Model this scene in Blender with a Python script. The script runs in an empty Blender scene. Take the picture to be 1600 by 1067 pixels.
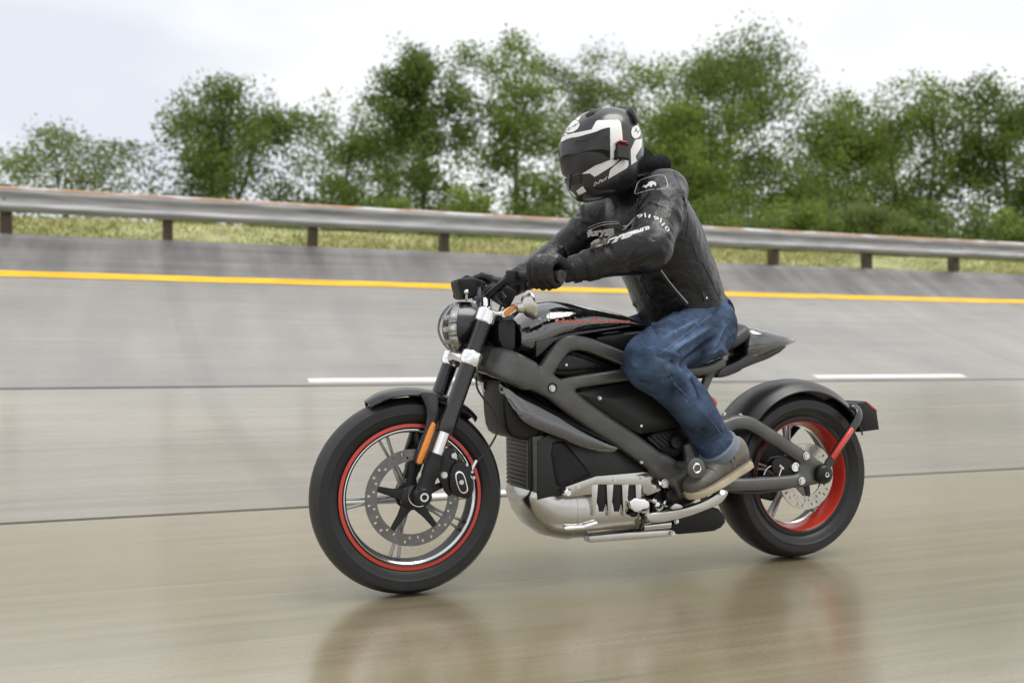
import bpy, bmesh, math, random
import numpy as np
from mathutils import Vector, Matrix, noise as mnoise
from mathutils.bvhtree import BVHTree

sc = bpy.context.scene
COL = sc.collection
PI = math.pi
rad = math.radians

# ------------------------------------------------------------------ camera
# World axes: the motorcycle stands on Z = 0, heads towards -X, its left side faces -Y (the camera side).
CAM_POS = Vector((-0.867, -2.938, 0.738))
CAM_YAW = rad(22.5)            # camera looks along +Y turned 22.5 degrees towards +X
FPX, HORIZON = 1500.0, 562.0   # focal length and horizon row in the photograph's 1600 x 1067 pixels
cam_data = bpy.data.cameras.new('camera')
cam_data.sensor_width = 36.0
cam_data.lens = FPX / 1600.0 * 36.0
cam_data.shift_y = (HORIZON - 533.5) / 1600.0
cam_data.clip_start = 0.05
cam_data.clip_end = 3000.0
cam = bpy.data.objects.new('camera', cam_data)
cam.location = CAM_POS
cam.rotation_euler = (rad(90), 0, -CAM_YAW)
COL.objects.link(cam)
sc.camera = cam
cam_data.dof.use_dof = True
cam_data.dof.focus_distance = 3.15
cam_data.dof.aperture_fstop = 2.4

# ------------------------------------------------------------------ sky, sun, exposure
SUN_EL, SUN_AZ = rad(66), rad(128)
world = bpy.data.worlds.new('World')
sc.world = world
world.use_nodes = True
wt = world.node_tree
wn, wl = wt.nodes, wt.links
wn.clear()
w_out = wn.new('ShaderNodeOutputWorld')
w_bg = wn.new('ShaderNodeBackground')
w_bg.inputs['Strength'].default_value = 0.075
sky = wn.new('ShaderNodeTexSky')
sky.sky_type = 'NISHITA'
sky.sun_disc = False
sky.sun_elevation = SUN_EL
sky.sun_rotation = SUN_AZ
sky.air_density = 1.0
sky.dust_density = 4.0
tc = wn.new('ShaderNodeTexCoord')
mp = wn.new('ShaderNodeMapping')
mp.inputs['Scale'].default_value = (1.0, 1.0, 2.2)
mp.inputs['Location'].default_value = (6.37, 18.2, 0.6)
nz = wn.new('ShaderNodeTexNoise')
nz.inputs['Scale'].default_value = 1.7
nz.inputs['Detail'].default_value = 5.0
nz.inputs['Roughness'].default_value = 0.5
cr_ = wn.new('ShaderNodeValToRGB')
cr_.color_ramp.elements[0].position = 0.30
cr_.color_ramp.elements[0].color = (7.6, 8.0, 8.7, 1)
cr_.color_ramp.elements[1].position = 0.66
cr_.color_ramp.elements[1].color = (12.8, 12.7, 12.5, 1)
mx = wn.new('ShaderNodeMix')
mx.data_type = 'RGBA'
mx.inputs['Factor'].default_value = 0.97      # overcast: the cloud deck hides nearly all of the blue
wl.new(tc.outputs['Generated'], mp.inputs['Vector'])
wl.new(mp.outputs['Vector'], nz.inputs['Vector'])
wl.new(nz.outputs['Fac'], cr_.inputs['Fac'])
wl.new(sky.outputs['Color'], mx.inputs['A'])
wl.new(cr_.outputs['Color'], mx.inputs['B'])
wl.new(mx.outputs['Result'], w_bg.inputs['Color'])
wl.new(w_bg.outputs['Background'], w_out.inputs['Surface'])

sun_data = bpy.data.lights.new('sun', 'SUN')
sun_data.energy = 1.5
sun_data.angle = rad(35)
sun_data.color = (1.0, 0.96, 0.9)
sun = bpy.data.objects.new('sun', sun_data)
sd = Vector((math.sin(SUN_AZ) * math.cos(SUN_EL), math.cos(SUN_AZ) * math.cos(SUN_EL), math.sin(SUN_EL)))
sun.rotation_euler = (-sd).to_track_quat('-Z', 'Y').to_euler()
sun.location = (6, -5, 14)
COL.objects.link(sun)

sc.view_settings.view_transform = 'Standard'
sc.view_settings.look = 'None'
sc.view_settings.exposure = 0.53
sc.view_settings.gamma = 1.0
sc.view_settings.use_curve_mapping = False
try:
    sc.cycles.use_denoising = True
    sc.cycles.max_bounces = 8
    sc.cycles.transparent_max_bounces = 12
    sc.cycles.caustics_reflective = False
    sc.cycles.caustics_refractive = False
    sc.cycles.sample_clamp_indirect = 6.0
except Exception:
    pass

# ------------------------------------------------------------------ from photograph pixels to metres
RIGHT = Vector((math.cos(CAM_YAW), -math.sin(CAM_YAW), 0))
FWD = Vector((math.sin(CAM_YAW), math.cos(CAM_YAW), 0))
IDM = Matrix.Identity(4)

def U(px, py, y, M=None):
    """point of the plane y = const (in frame M) that the photograph shows at pixel px, py"""
    d = RIGHT * ((px - 800) / FPX) + FWD + Vector((0, 0, (HORIZON - py) / FPX))
    o = CAM_POS
    if M is not None:
        Mi = M.inverted()
        o = Mi @ o
        d = Mi.to_3x3() @ d
    return o + d * ((y - o.y) / d.y)

def T(pts, y, M=None):
    return [(lambda p: (p.x, p.z))(U(a, b, y, M)) for a, b in pts]

def to_px(p):
    d = Vector(p) - CAM_POS
    z = d.dot(FWD)
    return 800 + FPX * d.dot(RIGHT) / z, HORIZON - FPX * d.z / z

# ------------------------------------------------------------------ mesh helpers
def cr(pts, n=8):
    """Catmull-Rom through points of any dimension"""
    P = [np.array(p, float) for p in pts]
    P = [2 * P[0] - P[1]] + P + [2 * P[-1] - P[-2]]
    out = []
    for i in range(1, len(P) - 2):
        a, b, c, d = P[i - 1], P[i], P[i + 1], P[i + 2]
        for k in range(n):
            t = k / n
            out.append(0.5 * (2 * b + (c - a) * t + (2 * a - 5 * b + 4 * c - d) * t * t + (3 * b - a - 3 * c + d) * t ** 3))
    out.append(P[-2])
    return out

def chaikin(poly, it=2):
    for _ in range(it):
        q = []
        for i in range(len(poly)):
            a, b = poly[i], poly[(i + 1) % len(poly)]
            q.append((a[0] * .75 + b[0] * .25, a[1] * .75 + b[1] * .25))
            q.append((a[0] * .25 + b[0] * .75, a[1] * .25 + b[1] * .75))
        poly = q
    return poly

def inside(x, y, poly):
    c = False
    j = len(poly) - 1
    for i in range(len(poly)):
        xi, yi = poly[i]
        xj, yj = poly[j]
        if (yi > y) != (yj > y) and x < (xj - xi) * (y - yi) / (yj - yi) + xi:
            c = not c
        j = i
    return c

class MB:
    """collects shapes into one mesh"""
    def __init__(self):
        self.bm = bmesh.new()

    def tube(self, pts, radii, n=12, ref=(0, 1, 0), caps=True, loop=False, power=2.0, dome=0.0):
        """swept section; radii: a number or (a, b) per point, a along ref, b across it"""
        P = [Vector(p) for p in pts]
        if not isinstance(radii, (list, tuple)) or (len(radii) == 2 and len(P) != 2 and not isinstance(radii[0], (list, tuple, np.ndarray))):
            radii = [radii] * len(P)
        R = [(r, r) if not isinstance(r, (list, tuple, np.ndarray)) else (r[0], r[1]) for r in radii]
        ref = Vector(ref)
        if dome:
            t0 = (P[0] - P[1]).normalized(); t1 = (P[-1] - P[-2]).normalized()
            P0, R0 = [], []
            for k in (0.15, 0.5, 0.8):
                s = math.sqrt(1 - (1 - k) ** 2)
                P0.append(P[0] + t0 * dome * R[0][1] * (1 - k)); R0.append((R[0][0] * s, R[0][1] * s))
            P1, R1 = [], []
            for k in (0.8, 0.5, 0.15):
                s = math.sqrt(1 - (1 - k) ** 2)
                P1.append(P[-1] + t1 * dome * R[-1][1] * (1 - k)); R1.append((R[-1][0] * s, R[-1][1] * s))
            P, R = P0 + P + P1, R0 + R + R1
        m = len(P)
        rings = []
        for i in range(m):
            if loop:
                t = P[(i + 1) % m] - P[i - 1]
            else:
                t = P[min(i + 1, m - 1)] - P[max(i - 1, 0)]
            t.normalize()
            a = ref - t * ref.dot(t)
            if a.length < 1e-3:
                a = Vector((1, 0, 0)) - t * t.x
            a.normalize()
            b = t.cross(a)
            ring = []
            for k in range(n):
                an = 2 * PI * k / n
                c, s = math.cos(an), math.sin(an)
                if power != 2.0:
                    c = math.copysign(abs(c) ** (2 / power), c); s = math.copysign(abs(s) ** (2 / power), s)
                ring.append(self.bm.verts.new(P[i] + a * (R[i][0] * c) + b * (R[i][1] * s)))
            rings.append(ring)
        for i in range(m if loop else m - 1):
            A, B = rings[i], rings[(i + 1) % m]
            for k in range(n):
                self.bm.faces.new((A[k], A[(k + 1) % n], B[(k + 1) % n], B[k]))
        if caps and not loop:
            self.bm.faces.new(rings[0][::-1]); self.bm.faces.new(rings[-1])
        return self

    def cyl(self, p0, p1, r0, r1=None, n=20, bev=0.0):
        r1 = r0 if r1 is None else r1
        p0, p1 = Vector(p0), Vector(p1)
        d = (p1 - p0).normalized()
        ref = (0, 0, 1) if abs(d.z) < .9 else (1, 0, 0)
        if bev:
            return self.tube([p0, p0 + d * bev, p1 - d * bev, p1], [r0 - bev, r0, r1, r1 - bev], n, ref)
        return self.tube([p0, p1], [(r0, r0), (r1, r1)], n, ref)

    def lathe(self, prof, origin, axis, n=48, loop=False, ang=(0, 2 * PI)):
        """prof: (radius, height along axis)"""
        o, ax = Vector(origin), Vector(axis).normalized()
        e1 = ax.orthogonal().normalized()
        if abs(ax.y) > .9:
            e1 = Vector((1, 0, 0)) - ax * ax.x
            e1.normalize()
        e2 = ax.cross(e1)
        full = abs(ang[1] - ang[0] - 2 * PI) < 1e-6
        cnt = n if full else n + 1
        rings = []
        for r, h in prof:
            ring = []
            for k in range(cnt):
                a = ang[0] + (ang[1] - ang[0]) * k / n
                ring.append(self.bm.verts.new(o + ax * h + (e1 * math.cos(a) + e2 * math.sin(a)) * max(r, 1e-5)))
            rings.append(ring)
        m = len(rings)
        for i in range(m if loop else m - 1):
            A, B = rings[i], rings[(i + 1) % m]
            for k in range(n):
                k2 = (k + 1) % cnt
                self.bm.faces.new((A[k], A[k2], B[k2], B[k]))
        return self

    def box(self, c, s, R=None, bev=0.0):
        t = bmesh.new()
        bmesh.ops.create_cube(t, size=1.0)
        M = Matrix.Translation(Vector(c)) @ (R.to_4x4() if R is not None else IDM) @ Matrix.Diagonal((s[0], s[1], s[2], 1))
        t.transform(M)
        if bev:
            bmesh.ops.bevel(t, geom=t.edges[:], offset=bev, segments=2, profile=.5, affect='EDGES', clamp_overlap=True)
        return self.add(t)

    def plate(self, poly, y0, y1, bev=0.004, seg=2, warp=None):
        """outline in x, z made solid between y0 and y1"""
        t = bmesh.new()
        f = t.faces.new([t.verts.new((x, y0, z)) for x, z in poly])
        r = bmesh.ops.extrude_face_region(t, geom=[f])
        for v in r['geom']:
            if isinstance(v, bmesh.types.BMVert):
                v.co.y = y1
        bmesh.ops.recalc_face_normals(t, faces=t.faces[:])
        if bev:
            ed = [e for e in t.edges if abs(e.verts[0].co.y - e.verts[1].co.y) < 1e-6]
            bmesh.ops.bevel(t, geom=ed, offset=bev, segments=seg, profile=.5, affect='EDGES', clamp_overlap=True)
        if warp:
            bmesh.ops.triangulate(t, faces=[f for f in t.faces if len(f.verts) > 4])
            for v in t.verts:
                v.co = warp(v.co)
        return self.add(t)

    def ball(self, c, r, n=12, s=(1, 1, 1)):
        t = bmesh.new()
        bmesh.ops.create_uvsphere(t, u_segments=n * 2, v_segments=n, radius=r)
        t.transform(Matrix.Translation(Vector(c)) @ Matrix.Diagonal((s[0], s[1], s[2], 1)))
        return self.add(t)

    def add(self, t):
        me = bpy.data.meshes.new('tmp')
        t.to_mesh(me); t.free()
        self.bm.from_mesh(me)
        bpy.data.meshes.remove(me)
        return self

    def xf(self, M):
        self.bm.transform(M)
        return self

    def mirror_y(self):
        t = self.bm.copy()
        t.transform(Matrix.Diagonal((1, -1, 1, 1)))
        bmesh.ops.reverse_faces(t, faces=t.faces[:])
        return self.add(t)

    def mesh(self, name, mat=None, smooth=True, angle=38):
        me = bpy.data.meshes.new(name)
        bmesh.ops.recalc_face_normals(self.bm, faces=self.bm.faces[:])
        self.bm.to_mesh(me); self.bm.free()
        if mat is not None:
            me.materials.append(mat)
        finish(me, smooth, angle)
        return me

    def obj(self, name, mat, parent=None, smooth=True, angle=38):
        return link(name, self.mesh(name, mat, smooth, angle), parent)

def finish(me, smooth=True, angle=38):
    if smooth and len(me.polygons):
        me.polygons.foreach_set('use_smooth', [True] * len(me.polygons))
        if angle:
            me.set_sharp_from_angle(angle=rad(angle))
    me.update()

def link(name, me, parent=None):
    o = bpy.data.objects.new(name, me)
    COL.objects.link(o)
    if parent is not None:
        par(o, parent)
    return o

def par(o, p):
    o.parent = p
    M = Matrix.Translation(p.location) if p.parent is None else Matrix.Translation(p.parent.location)
    if p.type == 'EMPTY' or p.parent is not None:
        o.matrix_parent_inverse = (Matrix.Translation(p.location) if p.type == 'EMPTY' else IDM).inverted()
    return o

def empty(name, loc):
    o = bpy.data.objects.new(name, None)
    o.location = loc
    o.empty_display_size = 0.1
    COL.objects.link(o)
    return o

def tag(o, label=None, cat=None, group=None, kind=None):
    if label: o['label'] = label
    if cat: o['category'] = cat
    if group: o['group'] = group
    if kind: o['kind'] = kind
    return o

# ------------------------------------------------------------------ materials
def mat(name, color, rough=0.5, metal=0.0, coat=0.0, spec=0.5, var=0.0, vscale=20.0, bump=0.0, bscale=150.0, bdet=3.0,
        drops=0.0, rvar=0.0, stretch=None, sss=0.0):
    m = bpy.data.materials.new(name)
    m.use_nodes = True
    nt = m.node_tree
    b = nt.nodes['Principled BSDF']
    b.inputs['Base Color'].default_value = (*color, 1)
    b.inputs['Roughness'].default_value = rough
    b.inputs['Metallic'].default_value = metal
    b.inputs['Specular IOR Level'].default_value = spec
    b.inputs['Coat Weight'].default_value = coat
    b.inputs['Coat Roughness'].default_value = 0.06
    N = nt.nodes.new
    tcn = N('ShaderNodeTexCoord')
    vec = tcn.outputs['Object']
    if stretch:
        mpn = N('ShaderNodeMapping')
        mpn.inputs['Scale'].default_value = stretch
        nt.links.new(vec, mpn.inputs['Vector'])
        vec = mpn.outputs['Vector']
    if var or rvar:
        no = N('ShaderNodeTexNoise')
        no.inputs['Scale'].default_value = vscale
        no.inputs['Detail'].default_value = 5
        nt.links.new(vec, no.inputs['Vector'])
        if var:
            rp = N('ShaderNodeValToRGB')
            rp.color_ramp.elements[0].position = .3
            rp.color_ramp.elements[1].position = .7
            rp.color_ramp.elements[0].color = (*[c * (1 - var) for c in color], 1)
            rp.color_ramp.elements[1].color = (*[min(c * (1 + var), 1) for c in color], 1)
            nt.links.new(no.outputs['Fac'], rp.inputs['Fac'])
            nt.links.new(rp.outputs['Color'], b.inputs['Base Color'])
        if rvar:
            mr = N('ShaderNodeMapRange')
            mr.inputs['To Min'].default_value = max(rough - rvar, .02)
            mr.inputs['To Max'].default_value = rough + rvar
            nt.links.new(no.outputs['Fac'], mr.inputs['Value'])
            nt.links.new(mr.outputs['Result'], b.inputs['Roughness'])
    prev = None
    if bump:
        n2 = N('ShaderNodeTexNoise')
        n2.inputs['Scale'].default_value = bscale
        n2.inputs['Detail'].default_value = bdet
        nt.links.new(vec, n2.inputs['Vector'])
        bp = N('ShaderNodeBump')
        bp.inputs['Strength'].default_value = bump
        bp.inputs['Distance'].default_value = 0.004
        nt.links.new(n2.outputs['Fac'], bp.inputs['Height'])
        prev = bp
    if drops:                                   # rain beads standing on the surface
        vo = N('ShaderNodeTexVoronoi')
        vo.inputs['Scale'].default_value = 110.0
        nt.links.new(tcn.outputs['Object'], vo.inputs['Vector'])
        m2 = N('ShaderNodeMapRange')
        m2.inputs['From Min'].default_value = 0.0
        m2.inputs['From Max'].default_value = 0.32
        m2.inputs['To Min'].default_value = 1.0
        m2.inputs['To Max'].default_value = 0.0
        nt.links.new(vo.outputs['Distance'], m2.inputs['Value'])
        n3 = N('ShaderNodeTexNoise')
        n3.inputs['Scale'].default_value = 9.0
        nt.links.new(tcn.outputs['Object'], n3.inputs['Vector'])
        m3 = N('ShaderNodeMapRange')
        m3.inputs['From Min'].default_value = 0.45
        m3.inputs['From Max'].default_value = 0.6
        nt.links.new(n3.outputs['Fac'], m3.inputs['Value'])
        mu = N('ShaderNodeMath'); mu.operation = 'MULTIPLY'
        nt.links.new(m2.outputs['Result'], mu.inputs[0])
        nt.links.new(m3.outputs['Result'], mu.inputs[1])
        b2 = N('ShaderNodeBump')
        b2.inputs['Strength'].default_value = drops
        b2.inputs['Distance'].default_value = 0.003
        nt.links.new(mu.outputs[0], b2.inputs['Height'])
        if prev is not None:
            nt.links.new(prev.outputs['Normal'], b2.inputs['Normal'])
        prev = b2
    if prev is not None:
        nt.links.new(prev.outputs['Normal'], b.inputs['Normal'])
        if coat:
            nt.links.new(prev.outputs['Normal'], b.inputs['Coat Normal'])
    return m
# ================================================================== THE SETTING
# Track frame: origin under the camera, X = along the track, Y = L = distance across it; the bowl bends slowly towards the camera.
TRACK = Matrix.Translation((CAM_POS.x, CAM_POS.y, 0)) @ Matrix.Rotation(rad(-1.9), 4, 'Z')
BEND = 0.0028
NODES = [(-40, 0.0, 0.0), (4.2, 0.0, 0.0), (4.86, 0.004, 0.03), (9.0, 0.497, 0.24), (12.4, 1.7234, 0.50), (13.3, 2.2897, 0.70)]

def bank(L):
    if L <= NODES[0][0]:
        return NODES[0][1]
    for (a, ha, ma), (b, hb, mb) in zip(NODES, NODES[1:]):
        if L <= b + 1e-6:
            t = (L - a) / (b - a); d = b - a
            return ((2 * t ** 3 - 3 * t * t + 1) * ha + (t ** 3 - 2 * t * t + t) * d * ma + (-2 * t ** 3 + 3 * t * t) * hb + (t ** 3 - t * t) * d * mb)
    return NODES[-1][1] + (L - NODES[-1][0]) * NODES[-1][2]

def tp(s, L, h):
    return (s, L - BEND * (s - 4) ** 2 / 2, h)

S_GRID = list(np.arange(-60, -12, 4.0)) + list(np.arange(-12, 24, 0.75)) + list(np.arange(24, 121, 4.0))

def strip(L0, L1, lift, nl, s_list=S_GRID, side=0.0):
    """sheet that follows the bank between L0 and L1, with turned-down edges"""
    vs, fs = [], []
    Ls = [L0 + (L1 - L0) * i / nl for i in range(nl + 1)]
    row = [(L, lift) for L in Ls]
    if side:
        row = [(L0, lift - side)] + row + [(L1, lift - side)]
    for s in s_list:
        for L, dz in row:
            vs.append(tp(s, L, bank(L) + dz))
    w = len(row)
    for i in range(len(s_list) - 1):
        for j in range(w - 1):
            fs.append((i * w + j, (i + 1) * w + j, (i + 1) * w + j + 1, i * w + j + 1))
    return vs, fs

def raw(name, vs, fs, m, parent=None, smooth=True, angle=40):
    me = bpy.data.meshes.new(name)
    me.from_pydata(vs, [], fs)
    if m is not None:
        me.materials.append(m)
    finish(me, smooth, angle)
    return link(name, me, parent)

def concrete(name, c0, c1, stain=0.0, rough=0.24, bands=True, spec=.65, coat=.25):
    m = bpy.data.materials.new(name)
    m.use_nodes = True
    nt = m.node_tree; b = nt.nodes['Principled BSDF']; N = nt.nodes.new; Lk = nt.links.new
    tcn = N('ShaderNodeTexCoord')
    def noise(scale, sx, sy, det=6, ro=.55):
        mpn = N('ShaderNodeMapping'); mpn.inputs['Scale'].default_value = (sx, sy, sy)
        no = N('ShaderNodeTexNoise'); no.inputs['Scale'].default_value = scale
        no.inputs['Detail'].default_value = det; no.inputs['Roughness'].default_value = ro
        Lk(tcn.outputs['Object'], mpn.inputs['Vector']); Lk(mpn.outputs['Vector'], no.inputs['Vector'])
        return no.outputs['Fac']
    def ramp(v, p0, p1, a, c):
        r = N('ShaderNodeValToRGB')
        r.color_ramp.elements[0].position = p0; r.color_ramp.elements[1].position = p1
        r.color_ramp.elements[0].color = (*a, 1); r.color_ramp.elements[1].color = (*c, 1)
        Lk(v, r.inputs['Fac']); return r.outputs['Color']
    def mul(a, c, f=1.0):
        mm = N('ShaderNodeMix'); mm.data_type = 'RGBA'; mm.blend_type = 'MULTIPLY'; mm.inputs['Factor'].default_value = f
        Lk(a, mm.inputs['A']); Lk(c, mm.inputs['B']); return mm.outputs['Result']
    streak = noise(5.0, 0.09, 3.0)                  # wear and brushing run along the track
    base = ramp(streak, .3, .72, c0, c1)
    fine = noise(30.0, 0.06, 3.0, 3)
    base = mul(base, ramp(fine, .3, .7, (.93, .93, .93), (1.05, 1.05, 1.04)))
    grain = noise(70.0, 1.0, 1.0, 4, .7)
    base = mul(base, ramp(grain, .25, .75, (.90, .90, .90), (1.09, 1.09, 1.09)))
    marks = noise(3.0, .16, 2.6, 3, .5)                # short rubber and dirt marks left along the running direction
    base = mul(base, ramp(marks, .665, .72, (1, 1, 1), (.80, .80, .82)))
    patch = noise(0.8, 0.5, 1.0, 4)
    base = mul(base, ramp(patch, .35, .65, (.84, .84, .86), (1.06, 1.05, 1.03)))
    sep = N('ShaderNodeSeparateXYZ'); Lk(tcn.outputs['Object'], sep.inputs[0])
    # old sealed cross joints: broad faint dark bands lying across the lanes
    def band(s0, slope, w, dark):
        a = N('ShaderNodeMath'); a.operation = 'MULTIPLY_ADD'; a.inputs[1].default_value = slope; a.inputs[2].default_value = -s0
        Lk(sep.outputs['Y'], a.inputs[0])
        c = N('ShaderNodeMath'); c.operation = 'ADD'; Lk(sep.outputs['X'], c.inputs[0]); Lk(a.outputs[0], c.inputs[1])
        d = N('ShaderNodeMath'); d.operation = 'ABSOLUTE'; Lk(c.outputs[0], d.inputs[0])
        e = N('ShaderNodeMapRange'); e.inputs['From Min'].default_value = w * .55; e.inputs['From Max'].default_value = w
        e.inputs['To Min'].default_value = dark; e.inputs['To Max'].default_value = 1.0
        Lk(d.outputs[0], e.inputs['Value'])
        return e.outputs['Result']
    for args in ((1.06, 0.066, .13, .89), (10.4, -0.05, .10, .92), (-4.3, 0.03, .12, .85), (17.5, 0.05, .12, .86)) if bands else ():
        base = mul(base, band(*args))
    if stain:
        drip = noise(2.2, 1.0, 0.22, 5)
        base = mul(base, ramp(drip, .38, .66, (.52, .52, .56), (1.1, 1.1, 1.1)), stain)
    Lk(base, b.inputs['Base Color'])
    rg = N('ShaderNodeMapRange'); rg.inputs['To Min'].default_value = rough - .05; rg.inputs['To Max'].default_value = rough + .09
    Lk(streak, rg.inputs['Value']); Lk(rg.outputs['Result'], b.inputs['Roughness'])
    b.inputs['Specular IOR Level'].default_value = spec
    b.inputs['Coat Weight'].default_value = coat          # film of rain water
    b.inputs['Coat Roughness'].default_value = .19
    b.inputs['Coat IOR'].default_value = 1.33
    bp = N('ShaderNodeBump'); bp.inputs['Strength'].default_value = .10; bp.inputs['Distance'].default_value = .004
    Lk(noise(14.0, 0.12, 3.0, 4), bp.inputs['Height']); Lk(bp.outputs['Normal'], b.inputs['Normal'])
    return m

M_conc = concrete('wet_concrete', (.246, .230, .188), (.308, .292, .250), coat=.6)  # greyer than the near lane: grazing sky sheen mixed into the colour
M_near = concrete('wet_concrete_near', (.246, .211, .128), (.308, .269, .176), rough=.23, bands=False, spec=.9, coat=1.0)
M_conc2 = concrete('wet_concrete_upper', (.240, .231, .210), (.305, .296, .274), .25, .40)  # greyer again, the sky sheen tinted into the concrete
M_edge = concrete('wet_concrete_edge', (.150, .145, .140), (.230, .220, .210), .9, .33)
M_seal = mat('joint_sealant', (.018, .023, .040), .35, var=.3, vscale=6)
M_yellow = mat('yellow_road_paint', (.74, .44, .015), .55, spec=.3, var=.26, vscale=9, stretch=(.2, 2, 2))
M_white = mat('white_road_paint', (.78, .78, .78), .35, var=.12, vscale=7, stretch=(.3, 2, 2))

vs, fs = strip(-14, 13.32, -.012, 60)
road = raw('road', vs, fs, M_seal)
road.matrix_world = TRACK
tag(road, kind='structure')
for L0, L1, nl, m in ((-14, .70, 6, M_near), (.76, 4.83, 6, M_near), (4.89, 8.97, 16, M_conc), (9.03, 12.30, 16, M_conc2), (12.305, 13.3, 8, M_edge)):
    vs, fs = strip(L0, L1, 0.0, nl, side=.011)
    lane = link('concrete_lane', bpy.data.meshes.new('concrete_lane'))
    lane.data.from_pydata(vs, [], fs); lane.data.materials.append(m); finish(lane.data, True, 30)
    lane.parent = road
lane_children = []
def marking(name, L0, L1, s0, s1, m):
    n = max(2, int((s1 - s0) / .75))
    vs, fs = strip(L0, L1, .0035, 3, [s0 + (s1 - s0) * i / n for i in range(n + 1)], side=.003)
    o = raw(name, vs, fs, m)
    o.parent = road
    return o
tag(marking('edge_line', 12.33, 12.48, -60, 120, M_yellow))
for k in range(-8, 18):
    s0 = 1.39 + 5.8 * k
    marking('lane_dash', 9.12, 9.24, s0, s0 + 2.2, M_white)
    marking('lane_dash', 4.93, 5.03, s0 - .52, s0 + 1.5, M_white)

# verge behind the top edge of the banking, then land that falls away
M_soil = mat('verge_soil', (.34, .34, .16), .95, var=.35, vscale=3)
M_land = mat('meadow', (.07, .10, .035), .95, var=.35, vscale=.4)
def verge_h(L, s):
    e = 2.2897
    if L < 15.0:
        t = (L - 13.3) / 1.7
        return e - .03 + .45 * (t * t * (3 - 2 * t))
    t = (L - 15.0)
    return e + .42 - .25 * t
vl = [13.26, 13.4, 13.7, 14.0, 14.3, 14.6, 14.9, 15.2, 15.8, 17, 19, 22, 26]
vs, fs = [], []
for s in S_GRID:
    for L in vl:
        n = mnoise.noise((s * .5, L * .9, 0)) * .05 + mnoise.noise((s * 1.7, L * 2, 3)) * .025 if 13.3 < L < 16 else 0
        vs.append(tp(s, L, verge_h(L, s) + n))
w = len(vl)
for i in range(len(S_GRID) - 1):
    for j in range(w - 1):
        fs.append((i * w + j, (i + 1) * w + j, (i + 1) * w + j + 1, i * w + j + 1))
verge = raw('verge', vs, fs, M_soil)
verge.matrix_world = TRACK
tag(verge, kind='structure')

GZ = -.45
vs, fs = [], []
rings = [26, 60, 150, 400, 1200, 2500]
t = bmesh.new()
bmesh.ops.create_grid(t, x_segments=40, y_segments=40, size=2500)
me = bpy.data.meshes.new('ground'); t.to_mesh(me); t.free()
me.materials.append(M_land)
ground = link('ground', me)
ground.location = (0, 0, GZ)
tag(ground, kind='structure')

# grass on the verge: too many blades to count
def grass_mat():
    m = mat('verge_grass', (.22, .21, .07), .8)
    nt = m.node_tree; b = nt.nodes['Principled BSDF']; N = nt.nodes.new
    at = N('ShaderNodeAttribute'); at.attribute_name = 'tint'
    r = N('ShaderNodeValToRGB')
    r.color_ramp.elements[0].color = (.28, .32, .10, 1); r.color_ramp.elements[1].color = (.52, .50, .24, 1)
    nt.links.new(at.outputs['Fac'], r.inputs['Fac']); nt.links.new(r.outputs['Color'], b.inputs['Base Color'])
    return m
rng = np.random.default_rng(7)
nb = 66000
S = rng.uniform(-10, 30, nb); Lb = 13.34 + rng.power(1.0, nb) * 2.1
cl = np.array([mnoise.noise((s * .8, l * 1.6, 5)) for s, l in zip(S, Lb)])
hh = (.022 + .038 * rng.random(nb)) * (1 + .9 * np.clip(cl, -.5, 1))
ang = rng.uniform(0, 2 * PI, nb); wd = .008 + .008 * rng.random(nb)
lean = rng.normal(0, .05, (nb, 2))
base = np.array([tp(s, l, verge_h(l, s) - .02) for s, l in zip(S, Lb)])
dx = np.stack([np.cos(ang) * wd, np.sin(ang) * wd, np.zeros(nb)], 1)
V = np.empty((nb, 3, 3))
V[:, 0] = base - dx; V[:, 1] = base + dx
V[:, 2] = base + np.stack([lean[:, 0], lean[:, 1], hh + .022], 1)
me = bpy.data.meshes.new('grass')
me.vertices.add(nb * 3); me.vertices.foreach_set('co', V.ravel())
me.loops.add(nb * 3); me.loops.foreach_set('vertex_index', np.arange(nb * 3))
me.polygons.add(nb); me.polygons.foreach_set('loop_start', np.arange(nb) * 3)
me.update(calc_edges=True)
ta = me.attributes.new('tint', 'FLOAT', 'POINT')
ta.data.foreach_set('value', np.repeat(np.clip(.55 + .9 * cl + rng.normal(0, .07, nb), 0, 1), 3))
me.materials.append(grass_mat())
grass = link('grass', me)
grass.matrix_world = TRACK
tag(grass, 'short dry yellow green grass on the verge behind the banking', 'grass', kind='stuff')

# guardrail: a W-profile steel beam on wooden posts with spacer blocks
M_galv = mat('weathered_galvanised_steel', (.40, .405, .41), .6, metal=.12, var=.3, vscale=4, stretch=(.4, 3, 3))
def rust_top():
    m = mat('rail_top_rust', (.6, .6, .6), .55, metal=.2)
    nt = m.node_tree; b = nt.nodes['Principled BSDF']; N = nt.nodes.new
    tcn = N('ShaderNodeTexCoord'); mpn = N('ShaderNodeMapping'); mpn.inputs['Scale'].default_value = (1.1, 4, 4)
    no = N('ShaderNodeTexNoise'); no.inputs['Scale'].default_value = 1.6; no.inputs['Detail'].default_value = 5
    r = N('ShaderNodeValToRGB')
    r.color_ramp.elements[0].position = .38; r.color_ramp.elements[1].position = .50
    r.color_ramp.elements[0].color = (.58, .60, .62, 1); r.color_ramp.elements[1].color = (.36, .21, .12, 1)
    nt.links.new(tcn.outputs['Object'], mpn.inputs['Vector']); nt.links.new(mpn.outputs['Vector'], no.inputs['Vector'])
    nt.links.new(no.outputs['Fac'], r.inputs['Fac']); nt.links.new(r.outputs['Color'], b.inputs['Base Color'])
    return m
M_rust = rust_top()
M_post = mat('dark_wet_timber', (.085, .062, .040), .7, var=.4, vscale=8, stretch=(4, 4, .6), bump=.5, bscale=30)
RAIL_H = 2.877
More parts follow.
